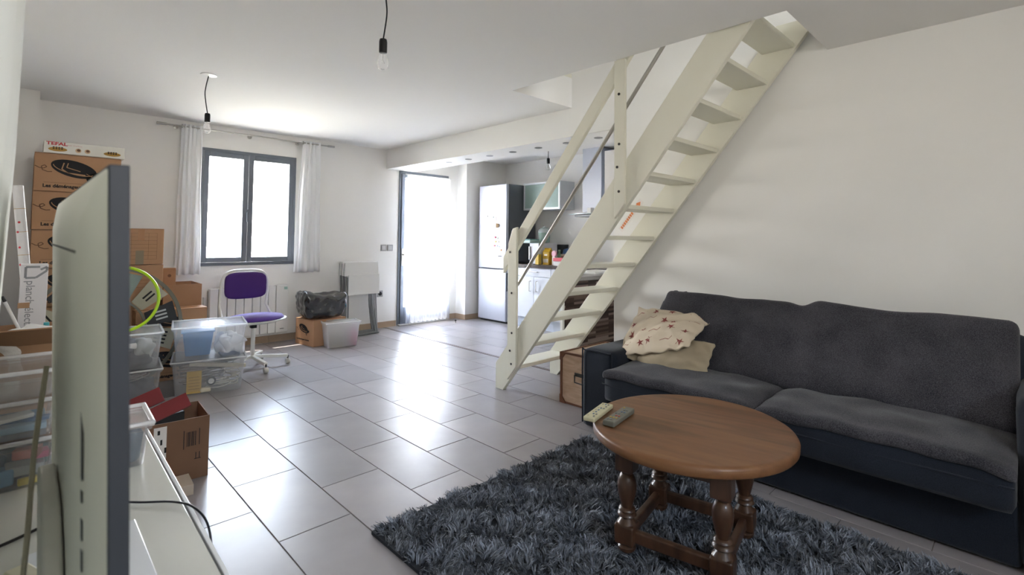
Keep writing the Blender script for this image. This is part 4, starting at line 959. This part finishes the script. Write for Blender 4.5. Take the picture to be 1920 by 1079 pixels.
# ================================================================== BIG CLOCK & HOOP
CK = (.507, 4.90, .485)
ck = thing('skeleton_clock', 'huge skeleton wall clock with roman numeral plates leaning on the cartons', 'clock', CK, rot=(R(-3), 0, 0))
CM = mat('clock_metal', '#6c6a5f', rough=.45, metal=.4)
def ringf(name, r0, r1, m, par, y0=-.008, y1=.008, n=72):
    return lathe(name, [(r0, y0), (r1, y0), (r1, y1), (r0, y1), (r0, y0)], m, par, n, (0, 0, 0), 'Y')
ringf('outer_ring', .452, .478, CM, ck); ringf('inner_ring', .215, .232, CM, ck)
rom = ['XII', 'I', 'II', 'III', 'IIII', 'V', 'VI', 'VII', 'VIII', 'IX', 'X', 'XI']
pc = [mat('plate_teal', '#8b9a95', rough=.6, noise_amt=.15), mat('plate_cream', '#b3ae9a', rough=.6, noise_amt=.15), mat('plate_black', '#25272b', rough=.5)]
NW = mat('numeral_white', '#b9bcbc', rough=.5)
for i in range(12):
    a = R(30*i-14); kk = [0, 0, 1, 2][i % 4] if i < 4 else (i % 3)
    r0, r1 = .24, .445; h0, h1 = R(10.5), R(11.0)
    P = [(r0*math.sin(a-h0*1.15), r0*math.cos(a-h0*1.15)), (r1*math.sin(a-h1), r1*math.cos(a-h1)), (r1*math.sin(a+h1), r1*math.cos(a+h1)), (r0*math.sin(a+h0*1.15), r0*math.cos(a+h0*1.15))]
    pl = flat('numeral_plate', [P], pc[kk], ck, Matrix.Translation((0, .0, 0)) @ Matrix.Rotation(R(90), 4, 'X'), .004)
    tm = Matrix.Rotation(R(90), 4, 'X') @ Matrix.Rotation(-a, 4, 'Z') @ Matrix.Translation((0, .30, .0045))
    text('numeral', rom[i], .115, NW if kk == 2 else INK, pl, tm, align='CENTER', bold=.001)
tube('spoke', [(-.22, 0, .0), (.22, 0, 0)], .006, CM, ck); tube('spoke', [(0, 0, -.22), (0, 0, .22)], .006, CM, ck)
lathe('hub', [(.03, -.02), (.03, .012), (.001, .013)], CM, ck, 20, (0, 0, 0), 'Y')
tube('clock_hand', [(0, -.02, 0), (-.10, -.02, .14)], [.006, .002], INK, ck); tube('clock_hand', [(0, -.022, 0), (.13, -.022, -.05)], [.006, .002], INK, ck)
hp = thing('hula_hoop', 'small lime green plastic hoop leaning on the big clock', 'hoop', (.525, 4.47, .753), rot=(R(-9), 0, R(6)))
tube('hoop', [(.225*math.cos(t), 0, .225*math.sin(t)) for t in [2*math.pi*k/72 for k in range(73)]], .0105, mat('lime_plastic', '#b5e01f', rough=.35), hp, seg=12)

# ================================================================== PURPLE CHAIR
PUR = mat('purple_wool', '#4d2a86', rough=.85, bump=.3, bscale=300, sheen=.2); PURB = mat('purple_back', '#4a2a72', rough=.85, bump=.3, bscale=300)
WM = mat('white_enamel', '#e6e4dd', rough=.3)
ch = thing('swivel_chair', 'purple upholstered swivel chair with white frame and castors in front of the radiator', 'chair', (1.54, 5.02, 0), R(0))
def seat_fn(p, u, v, w):
    r = math.hypot(u, v); return p
cr_ = lathe('seat', [(.001, 0), (.17, .0), (.225, .008), (.24, .022), (.225, .040), (.15, .052), (.001, .055)], PUR, ch, 48, (0.05, 0, .428))
for v in cr_.data.vertices: v.co.z += (v.co.x-.06)*.02; v.co.y *= .95
cs_ = lathe('seat_shell', [(.001, -.012), (.20, -.010), (.258, .006), (.262, .016), (.24, .018)], WM, ch, 48, (0.05, 0, .425))
for v in cs_.data.vertices: v.co.z += (v.co.x-.06)*.02; v.co.y *= .95
# backrest frame (rounded arch) and pad - seen from behind the desk side, facing the camera
arch = []
for t in np.linspace(0, 1, 25):
    a = math.pi*(1-t); x = .205*math.copysign(abs(math.cos(a))**.55, math.cos(a)); z = .70+.185*abs(math.sin(a))**.6
    arch.append((x, .17, z))
pts = [(-.205, -.10, .452), (-.225, .03, .47), (-.222, .13, .56)]+[tuple(p) for p in arch][0:]+[(.185, .16, .56), (.215, .10, .47), (.26, -.0, .455)]
tube('back_frame', [Vector(p) for p in pts], .011, WM, ch, seg=10)
def bp_fn(p, u, v, w):
    p.y += .035*(1-(p.x/.19)**2)*.6; return p
bk = soft('backrest', .365, .045, .25, .0225, PURB, ch, n=(24, 4, 18), puff=0, fn=lambda p, u, v, w: Vector((p.x*(1-.10*abs(w)**4), p.y+.03*(1-u*u), p.z*(1-.16*abs(u)**3))), mtx=Matrix.Translation((-.0, .145, .740)))
box('pad_support', -.16, .16, .168, .178, .63, .87, WM, ch, bev=.004)
tube('gas_column', [(.03, 0, .43), (.03, 0, .09)], .018, WM, ch, seg=16); box('lift_collar', .005, .055, -.025, .025, .36, .41, BLACK, ch, bev=.004)
for k in range(5):
    a = R(72*k-14); ex, ey = .30*math.cos(a), .30*math.sin(a)
    bm = bmesh.new(); bx(bm, .0, .30, -.017, .017, -.014, .014, .004, 1, mtx=Matrix.Translation((.03, 0, .10)) @ Matrix.Rotation(a, 4, 'Z') @ Matrix.Rotation(R(4), 4, 'Y'))
    lg = autosmooth(link_mesh('leg', bm, WM, ch))
    cs = lathe('castor', [(.001, -.018), (.022, -.018), (.027, -.008), (.027, .008), (.022, .018), (.001, .018)], mat('castor_white', '#cfccc4', rough=.4), lg, 20, (.03+ex, ey, .0275), 'X')
    lathe('castor_stem', [(.007, .05), (.007, .08)], DKMETAL, lg, 10, (.03+ex, ey, 0))

# ================================================================== TV BENCH AND EVERYTHING ON IT
BG = mat('bench_gloss', '#dcdcd3', rough=.12, coat=.5)
tb2 = thing('tv_bench', 'low white gloss television bench along the left wall', 'tv bench', (0, 0, 0), 0)
prism('bench_top', [(-.11, .2), (.33, .2), (.372, 2.42), (-.11, 2.42)], .425, .45, 'Z', BG, tb2, bev=.004)
prism('edge_trim', [(.333, .2), (.343, .2), (.386, 2.43), (.375, 2.43)], .418, .4515, 'Z', WHITEG, tb2, bev=.002)
for y0, y1 in ((.22, .94), (.95, 1.67), (1.68, 2.40)):
    d = box('drawer', .325, .340, y0, y1, .13, .412, WHITEG, tb2, bev=.003)
box('carcass', -.10, .322, .22, 2.40, .10, .424, WHITEP, tb2)
for x, y in ((-.06, .3), (.28, .3), (-.06, 2.32), (.28, 2.32)): box('leg', x-.02, x+.02, y-.02, y+.02, 0, .10, WHITEP, tb2)
# television
tv = thing('television', 'large flat television seen edge on from behind on the white bench', 'television', (.1165, 0, .50), rot=(0, -.031, 0))
TVG = mat('tv_frame_grey', '#33363c', rough=.55); TVW = mat('tv_back_cream', '#efeddd', rough=.42)
Y0, Y1 = .752, 1.82
box('bezel', -.0205, 0, Y0, Y1, .10, .792, TVG, tv, bev=.002)
box('screen', .0, .0012, Y0+.018, Y1-.018, .12, .775, mat('tv_screen', '#08090b', rough=.06), tv)
def back_shell():
    bm = bmesh.new()
    def lp(x, ya, yb, za, zb): return [bm.verts.new(c) for c in ((x, ya, za), (x, yb, za), (x, yb, zb), (x, ya, zb))]
    a = lp(-.0206, Y0+.0005, Y1-.0005, .101, .7915); b = lp(-.026, Y0+.05, Y1-.03, .11, .775); c = lp(-.039, Y0+.15, Y1-.19, .12, .725)
    for p, q in ((a, b), (b, c)):
        for i in range(4): bm.faces.new((p[i], p[(i+1) % 4], q[(i+1) % 4], q[i]))
    bm.faces.new(c); bm.faces.new(a[::-1]); bmesh.ops.recalc_face_normals(bm, faces=bm.faces)
    e = [x for x in bm.edges if x.calc_face_angle(0) > .05]
    bmesh.ops.bevel(bm, geom=e, offset=.006, segments=3, profile=.5, affect='EDGES')
    autosmooth(link_mesh('back_shell', bm, TVW, tv), 50)
back_shell()
box('vent_groove', -.0402, -.0385, .93, 1.66, .683, .687, mat('groove_dark', '#6f6e66', rough=.6), tv)
# connector bay on the near chamfer
prism('port_recess', [(.895, .39), (.895, .50), (.864, .45), (.864, .39)], -.0362, -.030, 'X', BLACK, tv)
for z in (.37, ): box('port', -.0362, -.030, .868, .892, z-.01, z+.004, BLACK, tv)
for z in (.325, .285, .245): box('port', -.0362, -.030, .868, .892, z-.014, z+.012, mat('port_dark', '#2b2c2e', rough=.4), tv)
box('port', -.0362, -.030, .868, .894, .195, .222, mat('port_green', '#1f3a30', rough=.4), tv)
stnd = prism('stand_neck', [(1.10, -.042), (1.10, .12), (1.13, .19), (1.19, .235), (1.25, .245), (1.40, .245), (1.40, -.042)], -.068, -.041, 'X', mat('stand_white', '#dfddd2', rough=.3), tv, bev=.006)
prism('stand_base', [(.98, 0), (.98, 0)] and [(-.09, .95), (.125, .95), (.125, 1.655), (-.09, 1.655)], -.0485, -.040, 'Z', WHITEG, tv, bev=.003)
# cables
def cable(label, pts, r, m, name='cable'):
    o = thing(name, label, 'cable', (0, 0, 0)); tube('wire', pts, r, m, o, seg=8, smooth_path=8); return o
cable('white television cable hanging behind the screen', [(.050, 1.45, .93), (.036, 1.40, .78), (.030, 1.36, .62), (.020, 1.28, .50), (.005, 1.18, .462), (-.03, 1.05, .46), (-.07, .85, .46)], .0045, mat('cable_ivory', '#c9c2aa', rough=.5))
cable('black cable lying across the bench behind the television', [(-.08, 1.70, .456), (-.03, 1.735, .456), (.02, 1.76, .456), (.07, 1.79, .456)], .004, BLACK)
cable('thin black cable dangling over the front edge of the bench', [(.13, 1.86, .456), (.20, 1.83, .456), (.27, 1.76, .457), (.335, 1.70, .458), (.368, 1.62, .462), (.385, 1.55, .44), (.388, 1.51, .38), (.386, 1.50, .30)], .003, mat('cable_navy', '#14171f', rough=.4))
o = thing('power_adapter', 'cream power adapter lying behind the television stand', 'adapter', (.035, 1.52, .452), R(20)); box('body', -.022, .022, -.05, .05, 0, .028, mat('adapter_cream', '#cfc9ad', rough=.5), o, bev=.006)
o = thing('power_adapter', 'pale rounded adapter nearest the camera on the bench', 'adapter', (.02, 1.24, .452), R(15)); box('body', -.022, .022, -.055, .055, 0, .024, mat('adapter_pale', '#c4c0a6', rough=.5), o, bev=.011, seg=3); box('plate', -.015, .025, .03, .055, .025, .03, mat('adapter_plate', '#8b7f72', rough=.5), o)
# bins at the far end of the bench, left of the television
bx_, by_ = .0, 2.235
bin_('clear bin of coloured toys, lowest on the bench left of the television', bx_, by_, .452, .20, .28, .145, 0, BIN2, .01)
bin_('clear bin of blue and white strips, middle of the bench stack', bx_, by_, .599, .20, .28, .115, 0, BIN2, .01)
bin_('clear empty looking bin, topmost of the bench stack', bx_, by_, .716, .20, .28, .085, 0, BIN2, .01)
def bitbox(label, cx, cyy, z, s, col, rz=0, rx=0):
    o = thing('small_block', label, 'toy block', (cx, cyy, z), rot=(rx, 0, rz), group='small coloured things in the bench bins'); box('block', -s[0]/2, s[0]/2, -s[1]/2, s[1]/2, 0, s[2], mat('block_'+col.strip('#'), col, rough=.5), o, bev=min(s)*.15)
bitbox('light blue block in the lowest bench bin', -.03, 2.15, .456, (.08, .05, .05), '#5f93b5', .2)
bitbox('red block in the lowest bench bin', .04, 2.16, .525, (.06, .05, .03), '#b05a50', -.3)
bitbox('pink block in the lowest bench bin', .07, 2.19, .51, (.04, .05, .02), '#c9406e', .1)
bitbox('yellow block in the lowest bench bin', .045, 2.125, .456, (.05, .02, .018), '#d0b93a', .1)
bitbox('grey block in the lowest bench bin', .035, 2.17, .477, (.09, .07, .03), '#9aa3a0', .0)
bitbox('dark teal block in the lowest bench bin', -.05, 2.25, .456, (.07, .10, .07), '#496b78', .3)
bitbox('navy block in the lowest bench bin', .02, 2.30, .456, (.14, .08, .075), '#50606e', .1)
bitbox('white strip in the middle bench bin', -.01, 2.16, .645, (.12, .03, .012), '#dfe0dc', .4, .25)
bitbox('blue strip in the middle bench bin', .02, 2.20, .625, (.14, .03, .01), '#3f6f9e', -.2)
bitbox('pale blue strip in the middle bench bin', .0, 2.24, .604, (.16, .18, .02), '#8fb0c6', 0)
# white bin right of the television
bin_('small white rimmed clear bin on the bench end right of the television', .246, 2.155, .452, .175, .22, .145, R(-2), BIN2, .012)
o = thing('black_pouch', 'black case inside the small bin on the bench end', 'case', (.235, 2.11, .456)); box('case', -.06, .02, -.03, .03, 0, .10, mat('case_black', '#1b1e24', rough=.5), o, bev=.008)
o = thing('blue_bottle', 'slate blue bottle lying in the small bin on the bench end', 'bottle', (.29, 2.11, .456), rot=(0, R(6), 0)); lathe('bottle', [(.018, 0), (.024, .01), (.024, .09), (.012, .105), (.001, .106)], mat('bottle_slate', '#3f5468', rough=.4), o, 18)
# ---- clutter beyond the bench on the left
carton('plain brown carton on the floor behind the television bench', -.10, .26, 2.55, 3.0, 0, .36, logo=False)
carton('plain brown carton under the open carton behind the television', -.10, .26, 2.55, 3.0, .362, .66, logo=False)
ob = open_box('open_carton', 'open brown carton full of white packing foam behind the bench', -.09, .27, 2.56, 2.98, .662, .80, KRAFT2, flaps=(('l', -8, .07), ('f', 55, .12)))
STY = mat('styrofoam', '#d9d5cc', rough=.9, bump=.6, bscale=160)
blob('packing_foam', 'pale torn packing foam sticking up from the open carton', 'packing foam', (-.03, 2.60, .70), (.09, .08, .13), STY, 4, 18, .03, (18, 14, 18))
blob('packing_foam', 'white plastic wrapping sheet over the open carton', 'packing foam', (.10, 2.80, .75), (.26, .26, .07), mat('white_wrap', '#e2e1db', rough=.4), 14, 12, .03, (20, 20, 8))
open_box('open_carton', 'brown carton holding brushes and the tall white box', -.09, .30, 3.02, 3.50, .40, .76, KRAFT2)
carton('plain brown carton on the floor under the brush carton', -.09, .30, 3.02, 3.50, 0, .398, logo=False)
pb = thing('narrow_white_box', 'narrow white box with grey lettering standing beside the left wall', 'box', (.048, 3.28, .406), rot=(0, R(.6), 0))
box('body', -.047, .047, -.05, .05, 0, .66, mat('glossy_card', '#d9d6d6', rough=.4), pb, bev=.002, seg=1)
GI = mat('grey_ink', '#8b8c8e', rough=.5)
text('lettering', 'planch électric', .042, GI, pb, Matrix.Translation((-.025, -.0502, .585)) @ Matrix.Rotation(R(90), 4, 'X') @ Matrix.Rotation(R(-90), 4, 'Z'), bold=.0002)
flat('logo', strokes([(.018, .648), (-.03, .648), (-.03, .598), (.005, .598), (.042, .63), (.042, .648), (.02, .635)], .009), GI, pb, face_negY(0, -.0502, 0))
box('tape_patch', -.05, -.01, -.0515, -.0503, .46, .485, mat('packing_tape_b', '#a98460', rough=.3), pb)
wr_ = thing('wrapping_roll', 'tall roll of white wrapping paper with red marks leaning on the left wall', 'paper roll', (.125, 3.66, .003), rot=(R(0), R(-5.6), 0))
lathe('roll', [(.020, 0), (.022, .002), (.022, 1.46), (.016, 1.462), (.016, 1.458), (.001, 1.458)], mat('wrap_white', '#d8d6d4', rough=.5), wr_, 22)
for k in range(5): tube('gold_band', [(.0225*math.cos(t), .0225*math.sin(t), .86+.12*k) for t in [2*math.pi*i/18 for i in range(19)]], .0012, GOLD, wr_, seg=6)
for k, (a, z) in enumerate(((3.9, 1.05), (4.3, 1.04), (4.0, 1.22), (4.4, 1.27), (4.1, 1.14))): bitm = lathe('red_mark', [(.001, 0), (.006, 0), (.005, .001)], REDI, wr_, 7, (0, 0, 0), 'X'); bitm.location = (.0225*math.cos(a), .0225*math.sin(a), z); bitm.rotation_euler = (0, 0, a)
wn = thing('cleaning_wand', 'white stick with teal grip leaning in the brush carton', 'cleaning tool', (.035, 3.08, .73), rot=(R(4), R(-21), 0))
tube('stick', [(0, 0, .06), (0, 0, .20)], .006, WHITEP, wn); tube('grip', [(0, 0, 0), (0, 0, .06)], .013, mat('teal_plastic', '#4aa5ac', rough=.4), wn); lathe('tip', [(.007, .20), (.005, .225), (.001, .226)], BLACK, wn, 12)
sb = thing('dish_brush', 'small teal handled brush standing in the carton', 'brush', (.098, 3.06, .70)); tube('handle', [(0, 0, .05), (0, 0, .115)], .010, mat('teal_plastic', '#4aa5ac'), sb); tube('stem', [(0, 0, -.03), (0, 0, .05)], .006, WHITEP, sb)
o = thing('orange_cap', 'orange plastic nozzle on top of the carton', 'nozzle', (.055, 3.06, .745), rot=(0, R(70), 0)); lathe('nozzle', [(.008, 0), (.014, .004), (.014, .02), (.008, .03)], mat('orange_plastic', '#d9752f', rough=.4), o, 14)
o = thing('black_pliers', 'black handled tool lying over the carton rim', 'tool', (.07, 3.04, .763), rot=(0, R(-12), R(10))); tube('handle', [(-.03, 0, 0), (0, .01, .006), (.035, .0, .008)], .006, BLACK, o, smooth_path=4); tube('handle', [(-.03, 0, 0), (0, -.012, .006), (.035, -.014, .008)], .006, BLACK, o, smooth_path=4)
# open cardboard box at the end of the bench, with red folders in it
cb = open_box('open_carton', 'open brown carton with a barcode in front of the bins', .385, .728, 2.93, 3.22, 0, .30, mat('carton_dark', '#80614b', rough=.8, noise_amt=.08), rz=R(-3))
boxes('barcode', [(.075+i*.0052, .075+i*.0052+(.0032 if i % 3 else .0016), -.1462, -.1452, .165, .235) for i in range(8)]+[(.062, .065, -.1462, -.1452, .155, .245), (.128, .131, -.1462, -.1452, .165, .245)], INK, cb)
boxes('arrow_print', [(.115, .118, -.1462, -.1452, .10, .13), (.130, .133, -.1462, -.1452, .10, .13), (.110, .138, -.1462, -.1452, .097, .100)], INK, cb)
box('shipping_label', -.06, -.008, -.1465, -.1453, .13, .285, WHITEP, cb)
boxes('label_marks', [(-.05+i*.017, -.042+i*.017, -.1475, -.1466, .16+.04*(i % 2), .185+.04*(i % 2)) for i in range(3)]+[(-.045, -.035, -.1475, -.1466, .25, .27)], INK, cb)
def folder(label, loc, rot, L, H):
    o = thing('red_folder', label, 'folder', loc, rot=rot); box('cover', 0, L, -.004, .004, 0, H, RED, o, bev=.002); box('spine', 0, L, -.0045, .004, H*.0, H*.06, mat('red_card_dark', '#6a1015', rough=.5), o)
folder('red cardboard folder slanting out of the open carton, hinder one', (.33, 3.20, .255), (R(-25), R(-18), 0), .26, .08)
folder('red cardboard folder slanting out of the open carton, front one', (.42, 3.08, .235), (R(-28), R(-17), R(4)), .27, .075)
o = thing('grey_folder', 'dark grey folder standing inside the open carton', 'folder', (.56, 3.12, .01), R(20)); box('cover', -.10, .10, -.01, .01, 0, .27, mat('folder_grey', '#3d3f40', rough=.6), o, bev=.002)
o = thing('beige_box', 'small beige box on the floor below the open carton', 'box', (.55, 2.82, 0), R(-3)); box('body', -.09, .075, -.07, .07, 0.001, .05, mat('box_beige', '#c3b6a5', rough=.6), o, bev=.002)
